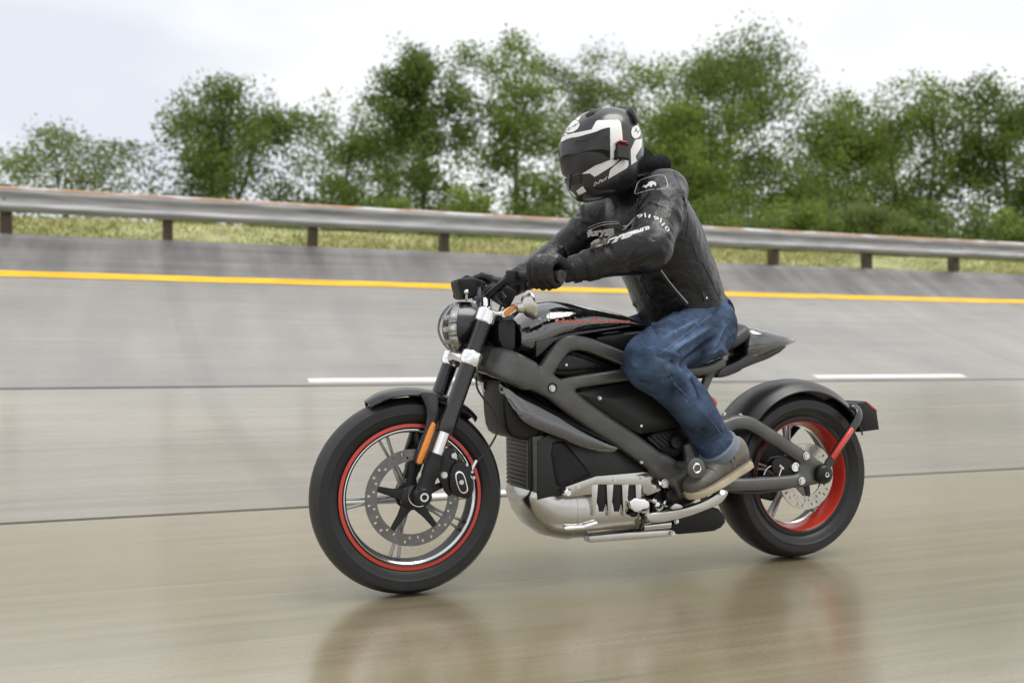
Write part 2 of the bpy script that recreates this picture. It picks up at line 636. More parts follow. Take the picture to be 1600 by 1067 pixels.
rail_root = empty('guardrail', TRACK @ Vector(tp(4, 13.4, 2.29)))
rail_root.rotation_euler = (0, 0, rad(-1.9))
RM = TRACK.copy()
def rail_part(name, vs, fs, m, smooth=True):
    vs2 = [TRACK @ Vector(v) for v in vs]
    me = bpy.data.meshes.new(name)
    me.from_pydata([tuple(v) for v in vs2], [], fs)
    me.materials.append(m); finish(me, smooth, 40)
    o = link(name, me)
    o.parent = rail_root
    o.matrix_parent_inverse = (Matrix.Translation(rail_root.location) @ Matrix.Rotation(rad(-1.9), 4, 'Z')).inverted()
    return o
prof = [(.03, 0), (.0, -.012), (-.052, -.045), (-.052, -.085), (-.012, -.125), (-.002, -.155), (-.012, -.185), (-.052, -.225), (-.052, -.265), (0, -.298), (.03, -.31)]
prof = cr(prof, 3)
def sweep(prof, s_list, L, H, thick):
    ring = [(a, b) for a, b in prof] + [(a + thick, b) for a, b in prof[::-1]]
    vs, fs = [], []
    for s in s_list:
        for a, b in ring:
            vs.append(tp(s, L + a, H + b))
    w = len(ring)
    for i in range(len(s_list) - 1):
        for j in range(w):
            fs.append((i * w + j, i * w + (j + 1) % w, (i + 1) * w + (j + 1) % w, (i + 1) * w + j))
    fs.append(tuple(range(w))[::-1]); fs.append(tuple(range((len(s_list) - 1) * w, len(s_list) * w)))
    return vs, fs
SP = 1.9051
POSTS = [0.2051 + SP * k for k in range(-9, 27)]
for k in range(-5, 13):                      # beam sections, lapped at every second post
    a = 0.2051 + SP * 2 * k
    ss = [a + SP * 2 * i / 6 for i in range(7)]
    vs, fs = sweep(prof, [ss[0] - .12] + ss[1:], 13.35 + .002 * (k % 2), RAIL_H, .004)
    rail_part('beam', vs, fs, M_galv)
    lip = [(.055, -.004), (.03, .006), (.0, -.006), (-.03, -.024), (-.053, -.040)]
    vs, fs = sweep(lip, [ss[0] - .12] + ss[1:], 13.347 + .002 * (k % 2), RAIL_H + .003, .006)
    rail_part('beam_crown', vs, fs, M_rust)
rr = random.Random(3)
for s in POSTS:
    b = MB()
    h0 = bank(13.3) - .25
    tilt = rr.uniform(-.02, .02)
    b.box((0, 0, (h0 + RAIL_H + .05) / 2), (.13, .16, RAIL_H + .05 - h0), Matrix.Rotation(tilt, 3, 'Y'), .012)
    b.xf(Matrix.Translation(Vector(tp(s, 13.53, 0))))
    me = b.mesh('post', M_post)
    me.transform(TRACK)
    o = link('post', me); o.parent = rail_root
    o.matrix_parent_inverse = (Matrix.Translation(rail_root.location) @ Matrix.Rotation(rad(-1.9), 4, 'Z')).inverted()
    b = MB()
    b.box((0, 0, 0), (.11, .085, .30), None, .008)
    b.box((0, -.055, .0), (.032, .03, .032), None, .004)
    b.xf(Matrix.Translation(Vector(tp(s, 13.418, RAIL_H - .155))))
    me = b.mesh('spacer_block', M_post); me.transform(TRACK)
    o = link('spacer_block', me); o.parent = rail_root
    o.matrix_parent_inverse = (Matrix.Translation(rail_root.location) @ Matrix.Rotation(rad(-1.9), 4, 'Z')).inverted()
tag(rail_root, 'long grey steel crash barrier with rusty top on dark wooden posts above the banking', 'guardrail')

# ------------------------------------------------------------------ trees
def leaf_mat(name, c):
    m = bpy.data.materials.new(name); m.use_nodes = True
    nt = m.node_tree; b = nt.nodes['Principled BSDF']; N = nt.nodes.new
    at = N('ShaderNodeAttribute'); at.attribute_name = 'tint'
    r = N('ShaderNodeValToRGB')
    r.color_ramp.elements[0].color = (*[x * .6 for x in c], 1)
    r.color_ramp.elements[1].color = (c[0] * 1.6, c[1] * 1.45, c[2] * 1.2, 1)
    nt.links.new(at.outputs['Fac'], r.inputs['Fac']); nt.links.new(r.outputs['Color'], b.inputs['Base Color'])
    b.inputs['Roughness'].default_value = .55
    b.inputs['Specular IOR Level'].default_value = .3
    tr = N('ShaderNodeBsdfTranslucent'); nt.links.new(r.outputs['Color'], tr.inputs['Color'])
    ms = N('ShaderNodeMixShader'); ms.inputs[0].default_value = .5
    out = nt.nodes['Material Output']
    nt.links.new(b.outputs[0], ms.inputs[1]); nt.links.new(tr.outputs[0], ms.inputs[2]); nt.links.new(ms.outputs[0], out.inputs['Surface'])
    return m
LEAF = [leaf_mat('birch_leaf', (.188, .275, .062)), leaf_mat('willow_leaf', (.180, .245, .088)), leaf_mat('alder_leaf', (.148, .225, .060))]
M_bark = mat('grey_bark', (.10, .085, .065), .9, var=.4, vscale=6, bump=.6, bscale=20)

def ground_at(px, dist):
    d = RIGHT * ((px - 800) / FPX) + FWD
    p = CAM_POS + d * dist
    return Vector((p.x, p.y, GZ))

def tree(name, label, cat, px, dist, top, half_w, seed, leafm, n_leaf, group, bottom=None, droop=.35, leaf=.075, n_limb=11, clump=.54, bush=False):
    """px, top: column and row of the crown's tip in the photograph; half_w: crown half width in metres"""
    rg = np.random.default_rng(seed)
    base = ground_at(px, dist)
    H = CAM_POS.z + (HORIZON - top) / FPX * dist - base.z
    lo = (CAM_POS.z + (HORIZON - bottom) / FPX * dist - base.z) if bottom else H * .25
    root = empty(name, base)
    b = MB()
    stems = 1 if not bush else 3
    tips = []
    if rg.random() < .45 and not bush:
        stems = 2
    for st in range(stems):
        a0 = rg.uniform(0, 2 * PI)
        off = half_w * (.18 if stems == 1 else .33)
        top_p = np.array([math.cos(a0) * off, math.sin(a0) * off, H * rg.uniform(.86, .95)])
        r0 = .035 * H * (.5 if bush else .42)
        pts = [np.array([0, 0, -.2]) + rg.normal(0, .03, 3)]
        for t in (.2, .4, .6, .8, 1.0):
            pts.append(top_p * np.array([t ** 1.3, t ** 1.3, t]) + rg.normal(0, .12, 3) * np.array([1, 1, .2]))
        path = cr(pts, 4)
        m = len(path)
        b.tube([tuple(p) for p in path], [max(r0 * (1 - i / m) ** .8, .012) for i in range(m)], 7, (0, 1, 0.01))
        for k in range(n_limb // stems + 2):
            t = rg.uniform(.22 if not bush else .1, .97)
            p0 = path[int(t * (m - 1))]
            z_rel = p0[2] / H
            a = rg.uniform(0, 2 * PI)
            reach = half_w * rg.uniform(.65, 1.1) * math.sqrt(max(.12, 1 - (max(z_rel - .45, 0) / .58) ** 2))
            up = reach * rg.uniform(.25, .9)
            p3 = p0 + np.array([math.cos(a) * reach, math.sin(a) * reach, up])
            p3[2] = min(p3[2], H * .97)
            p1 = p0 + (p3 - p0) * .35 + np.array([0, 0, reach * .12]); p2 = p0 + (p3 - p0) * .7 + np.array([0, 0, reach * .14])
            lp = cr([p0, p1, p2, p3], 3)
            rl = r0 * (1 - t) * .55 + .014
            b.tube([tuple(p) for p in lp], [max(rl * (1 - i / len(lp)), .007) for i in range(len(lp))], 5, (0, 1, 0.01))
            for j in range(3, len(lp)):
                tips.append(lp[j])
            for q in range(3):                                   # twigs
                c0 = lp[rg.integers(3, len(lp))]
                d = rg.normal(0, 1, 3); d[2] = abs(d[2]) * .5 - droop * .6
                c1 = c0 + d / np.linalg.norm(d) * rg.uniform(.4, .9) * half_w * .35
                b.tube([tuple(c0), tuple((c0 + c1) / 2 + np.array([0, 0, .05])), tuple(c1)], [.012, .008, .004], 4, (0, 1, .01))
                tips += [c1, (c0 + c1) / 2]
    tr = b.mesh('trunk', M_bark)
    tr.transform(Matrix.Translation(base))
    to = link('trunk', tr); par(to, root)
    tips = np.array([t for t in tips if t[2] > lo * .8])
    # a skirt of lower growth so the crown reaches down to where the photograph shows it
    extra = []
    for k in range(int(len(tips) * .9)):
        a = rg.uniform(0, 2 * PI); t_ = rg.random() ** 1.15
        env = half_w * math.sqrt(max(0, 1 - (max(t_ - .42, 0) / .60) ** 2)) * (.82 + .18 * min(1, t_ / .3)) * (1 + .22 * mnoise.noise((a * 1.3, t_ * 4, seed)))
        rr_ = env * math.sqrt(rg.random())
        extra.append([math.cos(a) * rr_, math.sin(a) * rr_, lo * .85 + (H * .96 - lo * .85) * t_])
    tips = np.vstack([tips, np.array(extra)])
    wgt = rg.gamma(1.0, 1.0, len(tips)) + .10
    wgt /= wgt.sum()
    idx = rg.choice(len(tips), n_leaf, p=wgt)
    sig = np.array([clump, clump, clump * .75]) * half_w * .22
    C = tips[idx] + np.clip(rg.normal(0, 1, (n_leaf, 3)), -1.7, 1.7) * sig
    hang = rg.random(n_leaf) ** 2 * droop * half_w * .5             # drooping sprays
    C[:, 2] -= hang
    C[:, 2] = np.where(C[:, 2] > H, H - rg.random(n_leaf) * .4, C[:, 2])
    keep = C[:, 2] > lo * .7
    C, idx2 = C[keep], idx[keep]
    n = len(C)
    sz = leaf * rg.uniform(.6, 1.35, n)
    ax = rg.normal(0, 1, (n, 3)); ax[:, 2] -= droop * 1.2
    ax /= np.linalg.norm(ax, axis=1)[:, None]
    bx = np.cross(ax, rg.normal(0, 1, (n, 3))); bx /= np.linalg.norm(bx, axis=1)[:, None]
    A, Bv = ax * sz[:, None], bx * (sz * .42)[:, None]
    V = np.empty((n, 4, 3))
    V[:, 0] = C - A * .9; V[:, 1] = C + Bv; V[:, 2] = C + A; V[:, 3] = C - Bv
    V += np.array(base)
    me = bpy.data.meshes.new('crown')
    me.vertices.add(n * 4); me.vertices.foreach_set('co', V.ravel())
    me.loops.add(n * 4); me.loops.foreach_set('vertex_index', np.arange(n * 4))
    me.polygons.add(n); me.polygons.foreach_set('loop_start', np.arange(n) * 4)
    me.update(calc_edges=True)
    tint = np.clip(rg.normal(.45, .16, len(tips))[idx2] + rg.normal(0, .12, n), 0, 1)
    ta = me.attributes.new('tint', 'FLOAT', 'POINT'); ta.data.foreach_set('value', np.repeat(tint, 4))
    me.materials.append(leafm)
    co = link('crown', me); par(co, root)
    return tag(root, label, cat, group)
G = 'trees behind the guardrail'
tree('leafy_tree', 'low spreading tree with sparse foliage at the left end of the barrier', 'tree', 128, 30, 205, 2.6, 11, LEAF[1], 12649, G, 345, leaf=0.072, n_limb=14)
tree('leafy_tree', 'dark tall oval tree standing apart, sky on both sides', 'tree', 352, 31, 105, 2.35, 12, LEAF[2], 23720, G, 345, droop=.6, leaf=0.076, n_limb=16)
tree('leafy_tree', 'pale green feathery tree right of the dark oval tree', 'tree', 535, 33, 135, 2.2, 13, LEAF[0], 18975, G, 345, leaf=0.072, n_limb=15)
tree('leafy_tree', 'tall tree with a rounded top left of the rider', 'tree', 672, 32, 62, 2.1, 14, LEAF[2], 23720, G, 340, leaf=0.076, n_limb=17)
tree('leafy_tree', 'tallest bright green tree directly left of the helmet', 'tree', 795, 33, 40, 2.2, 15, LEAF[0], 23720, G, 345, leaf=0.076, n_limb=18)
tree('leafy_tree', 'thin wispy tree rising just behind the helmet', 'tree', 935, 36, 55, 2.3, 16, LEAF[1], 15813, G, 345, leaf=0.072, n_limb=15)
tree('leafy_tree', 'broad tall tree with pointed top right of the helmet', 'tree', 1150, 33, 48, 3.4, 17, LEAF[2], 37952, G, 350, leaf=0.076, n_limb=22)
tree('leafy_tree', 'rounded light green tree in front of the broad tall one', 'tree', 1065, 31, 150, 2.2, 18, LEAF[0], 18975, G, 350, leaf=0.076, n_limb=15)
tree('leafy_tree', 'medium tree with a jagged crown between two taller ones on the right', 'tree', 1290, 34, 165, 2.4, 19, LEAF[0], 20556, G, 355, leaf=0.076, n_limb=15)
tree('leafy_tree', 'round crowned tree second from the right edge', 'tree', 1425, 34, 105, 2.5, 20, LEAF[0], 25301, G, 360, leaf=0.076, n_limb=17)
tree('leafy_tree', 'dark dense tree cut off by the right edge of the picture', 'tree', 1575, 33, 118, 2.4, 21, LEAF[2], 26882, G, 365, leaf=0.076, n_limb=17)
tree('leafy_tree', 'far small tree filling the gap left of the rounded top tree', 'tree', 605, 44, 175, 2.6, 22, LEAF[1], 14232, G, 345, leaf=0.072, n_limb=14)
tree('leafy_tree', 'far hazy tree seen between the round crowned tree and the jagged one', 'tree', 1345, 46, 190, 3.2, 23, LEAF[2], 18975, G, 360, leaf=0.079, n_limb=14)
tree('leafy_tree', 'soft green tree between the wispy one and the broad tall one', 'tree', 1022, 37, 78, 2.5, 24, LEAF[0], 17000, G, 345, leaf=.08, n_limb=17)
G2 = 'shrubs along the back of the verge'
for i, (px, d, top, hw, lab) in enumerate([(300, 27, 322, 1.0, 'small dark bush below the oval tree behind the barrier'),
        (470, 26, 312, 1.2, 'low bush under the feathery pale tree behind the barrier'), (600, 26, 300, 1.3, 'bush below the rounded top tree behind the barrier'),
        (740, 26, 295, 1.4, 'dense bush under the tallest tree left of the rider'), (880, 27, 300, 1.4, 'bush behind the barrier below the chin of the helmet'),
        (1110, 26, 305, 1.5, 'bush behind the barrier beside the rider back'), (1235, 27, 300, 1.5, 'bush under the broad tall tree right of the rider'),
        (1350, 27, 305, 1.5, 'bush under the jagged crowned tree on the right'), (1480, 28, 310, 1.6, 'bush under the round crowned tree near the right edge'),
        (1590, 28, 315, 1.5, 'bush at the right end of the barrier')]):
    tree('shrub', lab, 'shrub', px, d, top, hw, 40 + i, LEAF[i % 3], 6000, G2, 385, droop=.15, leaf=0.068, n_limb=12, bush=True)
# ================================================================== THE MOTORCYCLE
STEER = (Matrix.Translation((.24, 0, .9)) @ Matrix.Rotation(-0.04, 4, Vector((math.sin(rad(22)), 0, math.cos(rad(22))))) @ Matrix.Translation((-.24, 0, -.9)))
def US(px, py, y):
    return U(px, py, y, STEER)
def TS(pts, y):
    return T(pts, y, STEER)

M_tyre = mat('tyre_rubber', (.013, .013, .0145), .42, spec=.4, var=.25, vscale=30, rvar=.08)
M_wall = mat('tyre_sidewall', (.030, .031, .034), .42)
M_red = mat('red_rim_paint', (.50, .035, .018), .30, coat=.4)
M_rim = mat('polished_rim', (.62, .62, .64), .16, metal=1)
M_blk = mat('satin_black', (.008, .008, .009), .36, spec=.35, var=.3, vscale=25, bump=.08, bscale=220)
M_gloss = mat('gloss_black_paint', (.006, .006, .007), .10, coat=1.0, spec=.6, drops=.35)
M_gloss2 = mat('gloss_black_fairing', (.005, .005, .006), .07, coat=1.0, spec=.6)
M_semi = mat('semi_gloss_black', (.010, .010, .011), .24, coat=.3, drops=.25)
M_frame = mat('cast_frame_coating', (.098, .099, .098), .36, metal=.4, var=.2, vscale=14, bump=.22, bscale=140, rvar=.08)
M_alu = mat('cast_aluminium', (.49, .475, .45), .18, metal=1, var=.06, vscale=30, bump=.02, bscale=260, rvar=.05)
M_sil = mat('polished_aluminium', (.82, .82, .83), .14, metal=1, rvar=.05, vscale=12)
M_spoke = mat('satin_silver_spoke', (.34, .34, .34), .3, metal=.6)
M_disc = mat('brake_disc_steel', (.16, .155, .15), .34, metal=.85, var=.15, vscale=40)
M_discr = mat('rear_disc_steel', (.50, .48, .42), .30, metal=.9, var=.12, vscale=40)
M_plas = mat('black_plastic', (.008, .008, .009), .48, spec=.3, bump=.15, bscale=240, var=.2, vscale=30)
M_panel = mat('grey_black_panel', (.011, .0115, .013), .36, spec=.4, drops=.22, bump=.08, bscale=200)
M_amber = mat('amber_lens', (.85, .26, .015), .22, coat=.6, bump=.35, bscale=120)
M_redl = mat('red_lens', (.62, .025, .015), .22, coat=.6, bump=.2, bscale=160)
M_rad = mat('radiator_grey', (.060, .060, .054), .42, metal=.3, stretch=(1, 1, 14), var=.3, vscale=12)
M_seat = mat('seat_vinyl', (.030, .030, .033), .40, bump=.3, bscale=260, drops=.2)
M_cable = mat('cable_rubber', (.015, .015, .015), .5)
M_bolt = mat('zinc_bolt', (.74, .74, .75), .2, metal=1)
M_orange = mat('orange_lettering', (.70, .12, .05), .4)
for m_ in (M_gloss, M_gloss2):
    m_.node_tree.nodes['Principled BSDF'].inputs['Coat IOR'].default_value = 1.9
def glass_mat(name, tint=(1, 1, 1), rough=.02):
    m = bpy.data.materials.new(name); m.use_nodes = True
    nt = m.node_tree; b = nt.nodes['Principled BSDF']
    b.inputs['Base Color'].default_value = (*tint, 1); b.inputs['Transmission Weight'].default_value = 1
    b.inputs['Roughness'].default_value = rough; b.inputs['IOR'].default_value = 1.45
    return m
def thin_glass(name, refl=1.0):
    m = bpy.data.materials.new(name); m.use_nodes = True
    nt = m.node_tree; N = nt.nodes.new
    nt.nodes.remove(nt.nodes['Principled BSDF'])
    tr = N('ShaderNodeBsdfTransparent'); gl = N('ShaderNodeBsdfGlossy'); gl.inputs['Roughness'].default_value = .03
    fr = N('ShaderNodeFresnel'); fr.inputs['IOR'].default_value = 1.45
    ms = N('ShaderNodeMixShader')
    nt.links.new(fr.outputs[0], ms.inputs[0]); nt.links.new(tr.outputs[0], ms.inputs[1]); nt.links.new(gl.outputs[0], ms.inputs[2])
    nt.links.new(ms.outputs[0], nt.nodes['Material Output'].inputs['Surface'])
    return m
M_glass = thin_glass('headlamp_glass')
M_refl = mat('headlamp_reflector', (.92, .95, .94), .25, metal=.0, coat=1.0, bump=.4, bscale=60)

bike = empty('motorcycle', (0.74, 0, 0))
tag(bike, 'black electric motorcycle with red rim stripes and silver motor, ridden on the wet track', 'motorcycle')

def S(b):                       # into the steered frame
    return b.xf(STEER)

# ---------------------------------------------------------------- front wheel
c_ = US(642.5, 776, -.048); FW_C = Vector((c_.x, 0, c_.z))
def wheel(C, M, R, hw, rim_r, rim_hw, label, rear):
    tread = [(rim_r - .004, -rim_hw + .006), (rim_r + .004, -rim_hw - .004), (rim_r + .020, -hw * .93), (rim_r + .030, -hw * .965), (rim_r + .0315, -hw * .985), (rim_r + .034, -hw * .975),
             (rim_r + .046, -hw), (rim_r + .060, -hw * .97), (R - .015, -hw * .74), (R - .004, -hw * .38), (R, 0)]
    prof = tread + [(r, -h) for r, h in tread[:-1][::-1]]
    b = MB().lathe(prof, C, (0, 1, 0), 96, loop=True)
    tyre = b.xf(M)
    e = .0
    rp = [(rim_r + .001, -rim_hw), (rim_r + .001, -rim_hw - .0045), (rim_r - .012, -rim_hw - .005), (rim_r - .018, -rim_hw), (rim_r - .020, -rim_hw + .012),
          (rim_r - .030, 0), (rim_r - .020, rim_hw - .012), (rim_r - .018, rim_hw), (rim_r - .012, rim_hw + .005), (rim_r + .001, rim_hw + .0045), (rim_r + .001, rim_hw), (rim_r - .012, .02), (rim_r - .012, -.02)]
    w = MB().lathe(rp, C, (0, 1, 0), 96, loop=True).xf(M).obj('wheel', M_blk, bike)
    q_ = rim_r - (.0335 if rear else .0195)
    yq = -rim_hw + (.064 if rear else .0)
    MB().lathe([(q_ + .003, yq - .001), (q_, yq - .002), (q_ - .005, yq + .002), (q_ - .005, yq + .008), (q_ + .003, yq + .006)], C, (0, 1, 0), 96, loop=True).xf(M).obj('rim_edge', M_rim, w)
    tag(w, label)
    tyre.obj('tyre', M_tyre, w)
    if rear:
        MB().lathe([(rim_r - .0165, -rim_hw - .0015), (rim_r - .0205, -rim_hw + .002), (rim_r - .0325, -rim_hw + .062), (rim_r - .0345, -rim_hw + .062), (rim_r - .0225, -rim_hw + .002), (rim_r - .0175, -rim_hw - .0035)], C, (0, 1, 0), 96, loop=True).xf(M).obj('rim_stripe', M_red, w)
    else:
        MB().lathe([(rim_r, -rim_hw - .0055), (rim_r - .0105, -rim_hw - .0065), (rim_r - .0105, -rim_hw - .0045), (rim_r, -rim_hw - .004)], C, (0, 1, 0), 96, loop=True).xf(M).obj('rim_stripe', M_red, w)
    hub = MB().lathe([(.0, -.05), (.028, -.05), (.034, -.045), (.034, -.02), (.042, -.012), (.042, .012), (.034, .02), (.034, .05), (0, .05)], C, (0, 1, 0), 32).xf(M)
    hub.obj('hub', M_blk, w)
    for k in range(5):                                      # slim paired spokes
        a = 2 * PI * k / 5 + (.40 if rear else .72)
        b = MB()
        for sgn in (-1, 1):
            a2 = a + sgn * .07
            p0 = C + Vector((math.cos(a + sgn * .25), 0, math.sin(a + sgn * .25))) * .034
            pm = C + Vector((math.cos(a + sgn * .05), 0, math.sin(a + sgn * .05))) * .10
            p1 = C + Vector((math.cos(a2), 0, math.sin(a2))) * (rim_r - .022)
            b.tube(cr([p0, pm, p1], 4), [(.012, .0075)] * 4 + [(.009, .0050)] * 5, 8, power=3.2)
        b.xf(M).obj('spoke', M_spoke, w)
    return w
fwheel = wheel(FW_C, STEER, .31, .061, .228, .046, 'front wheel with a thin red rim stripe', False)

def disc(C, M, r0, r1, y, m, w, slots=40):
    b = MB()
    t = .0025
    def ring(ra, rb, k0, k1, n):
        a0, a1 = 2 * PI * k0 / n, 2 * PI * k1 / n
        v = []
        for yy in (y - t, y + t):
            for r, a in ((ra, a0), (rb, a0), (rb, a1), (ra, a1)):
                v.append(b.bm.verts.new(C + Vector((math.cos(a) * r, yy, math.sin(a) * r))))
        for q in ((0, 1, 2, 3), (7, 6, 5, 4), (0, 4, 5, 1), (1, 5, 6, 2), (2, 6, 7, 3), (3, 7, 4, 0)):
            b.bm.faces.new([v[i] for i in q])
    d = (r1 - r0)
    bands = [(r0, r0 + .2 * d, None), (r0 + .2 * d, r0 + .42 * d, 0), (r0 + .42 * d, r0 + .56 * d, None), (r0 + .56 * d, r0 + .80 * d, 2), (r0 + .80 * d, r1, None)]
    n = slots * 4
    for ra, rb, ph in bands:
        for k in range(n):
            if ph is not None and (k + ph) % 4 == 0 and (k // 4) % 3 != (ph // 2):
                continue
            ring(ra, rb, k, k + 1, n)
    bmesh.ops.remove_doubles(b.bm, verts=b.bm.verts[:], dist=1e-5)
    return b.xf(M).obj('brake_disc', m, w, smooth=False)
disc(FW_C, STEER, .113, .150, -.066, M_disc, fwheel, 30)
b = MB()
for k in range(5):                                       # disc carrier star
    a = 2 * PI * k / 5 + .35
    d = Vector((math.cos(a), 0, math.sin(a)))
    b.tube([FW_C + d * .03 + Vector((0, -.062, 0)), FW_C + d * .07 + Vector((0, -.064, 0)), FW_C + d * .116 + Vector((0, -.066, 0))], [(.006, .020), (.005, .012), (.004, .009)], 8, power=3)
b.lathe([(.0, -.076), (.030, -.076), (.038, -.070), (.040, -.060), (.036, -.05), (0, -.05)], FW_C, (0, 1, 0), 32)
b.xf(STEER).obj('disc_carrier', M_blk, fwheel)

# ---------------------------------------------------------------- fork, clamps, brake
def fork_leg(side):
    top, ax = US(760, 493, -.105), US(659, 775, -.105)
    def at(t):
        p = ax + (top - ax) * t
        return Vector((p.x, side * .105, p.z))
    b = MB()
    b.tube([at(.347), at(.352), at(.40), at(.405), at(.43), at(.435), at(1.005)], [.0265, .0285, .0285, .0272, .0272, .0262, .0262], 24, caps=True)
    leg = S(b).obj('fork_leg', M_semi, bike)
    S(MB().tube([at(.19), at(.36)], [.0185, .0185], 20)).obj('fork_slider', M_sil, leg)
    b = MB()
    b.tube(cr([at(.23), at(.19), at(.12), at(.05), at(0) + Vector((0, side * .004, 0))], 4), [(.021, .023)] * 5 + [(.023, .027)] * 4 + [(.022, .024)] * 4 + [(.022, .025)] * 4, 16, power=2.6)
    b.cyl(at(0) + Vector((0, side * .028, 0)), at(0) - Vector((0, side * .05, 0)), .026, n=28, bev=.003)
    S(b).obj('axle_clamp', M_blk, leg)
    b = MB()
    b.lathe([(.0085, side * .032), (.0135, side * .032), (.0145, side * .028), (.0085, side * .026)], at(0), (0, 1, 0), 24, loop=True)
    S(b).obj('axle_nut', M_bolt, leg)
    S(MB().lathe([(.034, -side * .026), (.036, -side * .026), (.036, -side * .031), (.034, -side * .031)], at(0), (0, 1, 0), 32, loop=True)).obj('axle_washer', M_sil, leg)
    return leg, at
legL, atL = fork_leg(-1)
legR, atR = fork_leg(1)
tag(legL, 'left fork leg'); tag(legR, 'right fork leg')

b = MB()                                     # lower yoke
pc = atL(.757)
for sd in (-1, 1):
    p = Vector((pc.x, sd * .105, pc.z)); d = (atL(1) - atL(0)).normalized()
    b.tube([p - d * .022, p - d * .018, p + d * .018, p + d * .022], [.031, .0335, .0335, .031], 28)
mid = Vector((pc.x + .045, 0, pc.z + .012))
b.tube(cr([(pc.x - .004, -.08, pc.z - .001), (pc.x - .018, -.045, pc.z + .006), (pc.x - .02, 0, pc.z + .01), (pc.x - .018, .045, pc.z + .006), (pc.x - .004, .08, pc.z - .001)], 5), [(.018, .015)] * 21, 12, ref=(0, 0, 1))
b.cyl(Vector((mid.x, 0, mid.z - .03)), Vector((mid.x, 0, mid.z + .03)), .03)
S(b).obj('triple_clamp', M_sil, bike)
b = MB()                                     # top yoke with bar risers
pt = atL(.99)
for sd in (-1, 1):
    p = Vector((pt.x, sd * .105, pt.z)); d = (atL(1) - atL(0)).normalized()
    b.tube([p - d * .020, p - d * .016, p + d * .022, p + d * .026], [.030, .033, .032, .028], 28)
    b.tube([p + Vector((.008, -sd * .02, .01)), p + Vector((.020, -sd * .055, .028)), p + Vector((.024, -sd * .065, .062))], [(.022, .02), (.02, .019), (.018, .017)], 14, ref=(0, 1, 0))
b.tube(cr([(pt.x, -.09, pt.z), (pt.x + .02, -.04, pt.z + .004), (pt.x + .025, 0, pt.z + .004), (pt.x + .02, .04, pt.z + .004), (pt.x, .09, pt.z)], 4), [(.012, .03)] * 17, 12, ref=(0, 0, 1))
S(b).obj('triple_clamp', M_sil, bike)

# mudguard over the front tyre
b = MB()
rows = []
angs = [rad(a) for a in np.linspace(114, 47, 26)]
def guard_row(a, t_in, t):
    row = []
    taper = 1.0
    if t < .22: taper = .62 + .38 * math.sin(t / .22 * PI / 2)
    if t > .86: taper = .7 + .3 * math.sin((1 - t) / .14 * PI / 2)
    for k in range(15):
        y = -.068 + .136 * k / 14
        yy = y * taper
        r = .3405 - .022 * abs(y / .068) ** 2.4 - .012 * (1 - taper) - t_in
        if t < .12: r -= .006 * (1 - t / .12)
        row.append((FW_C.x + math.cos(a) * r, yy * (1 - t_in * 12), FW_C.z + math.sin(a) * r))
    return row
outer = [guard_row(a, 0, i / 25) for i, a in enumerate(angs)]
inner = [guard_row(a, .004, i / 25) for i, a in enumerate(angs)]
vo = [[b.bm.verts.new(p) for p in r] for r in outer]; vi = [[b.bm.verts.new(p) for p in r] for r in inner]
for i in range(25):
    for k in range(14):
        b.bm.faces.new((vo[i][k], vo[i][k + 1], vo[i + 1][k + 1], vo[i + 1][k])); b.bm.faces.new((vi[i][k + 1], vi[i][k], vi[i + 1][k], vi[i + 1][k + 1]))
    b.bm.faces.new((vo[i][0], vo[i + 1][0], vi[i + 1][0], vi[i][0])); b.bm.faces.new((vo[i + 1][14], vo[i][14], vi[i][14], vi[i + 1][14]))
for k in range(14):
    b.bm.faces.new((vo[0][k + 1], vo[0][k], vi[0][k], vi[0][k + 1])); b.bm.faces.new((vo[25][k], vo[25][k + 1], vi[25][k + 1], vi[25][k]))
fguard = S(b).obj('mudguard', M_semi, bike)
tag(fguard, 'short front mudguard beaded with rain')
for sd in (-1, 1):
    b = MB()
    poly = chaikin(TS([(653, 611), (676, 613), (686, 622), (685, 637), (688, 650), (684, 666), (676, 690), (662, 722), (652, 727), (647, 722), (655, 698), (664, 670), (668, 645), (664, 630)], -.085), 2)
    b.plate(poly, sd * .072, sd * .088, .004)
    b.plate(chaikin(TS([(683, 655), (691, 660), (690, 675), (673, 722), (663, 727), (661, 720), (672, 690)], -.092), 1), sd * .080, sd * .094, .004)
    S(b).obj('mudguard_stay', M_semi, fguard)
    b = MB()
    b.plate(chaikin(TS([(673, 660), (678, 659), (681, 663), (679.5, 671), (660.5, 722), (657, 725), (651.5, 724), (651, 719)], -.092), 2), sd * .087, sd * .0955, .003)
    S(b).obj('side_reflector', M_amber, fguard)

# brake caliper behind the left leg
b = MB()
b.plate(chaikin(TS([(683, 712), (697, 700), (706, 699), (713, 706), (712, 722), (718, 740), (706, 776), (697, 772), (688, 752), (680, 735)], -.100), 1), -.088, -.100, .003)
cal = S(b).obj('brake_caliper', M_blk, bike)
b = MB()
b.plate(chaikin(TS([(703, 735), (711, 722), (727, 722), (737, 728), (740, 740), (738, 758), (741, 764), (735, 778), (722, 778), (708, 772), (702, 762)], -.108), 1), -.082, -.112, .005)
b.plate(TS([(712, 718), (722, 718), (721, 725), (711, 725)], -.100), -.088, -.104, .002)
S(b).obj('caliper_body', M_blk, cal)
pc_ = TS([(711, 740), (715, 735.5), (721, 736), (726, 742), (730, 757), (732, 766), (728, 771), (721, 771), (716, 763), (712, 750)], -.113)
S(MB().plate(chaikin(pc_, 2), -.108, -.1135, .001)).obj('caliper_bezel', M_sil, cal)
cx, cz = sum(p[0] for p in pc_) / len(pc_), sum(p[1] for p in pc_) / len(pc_)
S(MB().plate(chaikin([(cx + (x - cx) * .82, cz + (z - cz) * .86) for x, z in pc_], 2), -.110, -.1155, .001)).obj('caliper_cover', M_panel, cal)
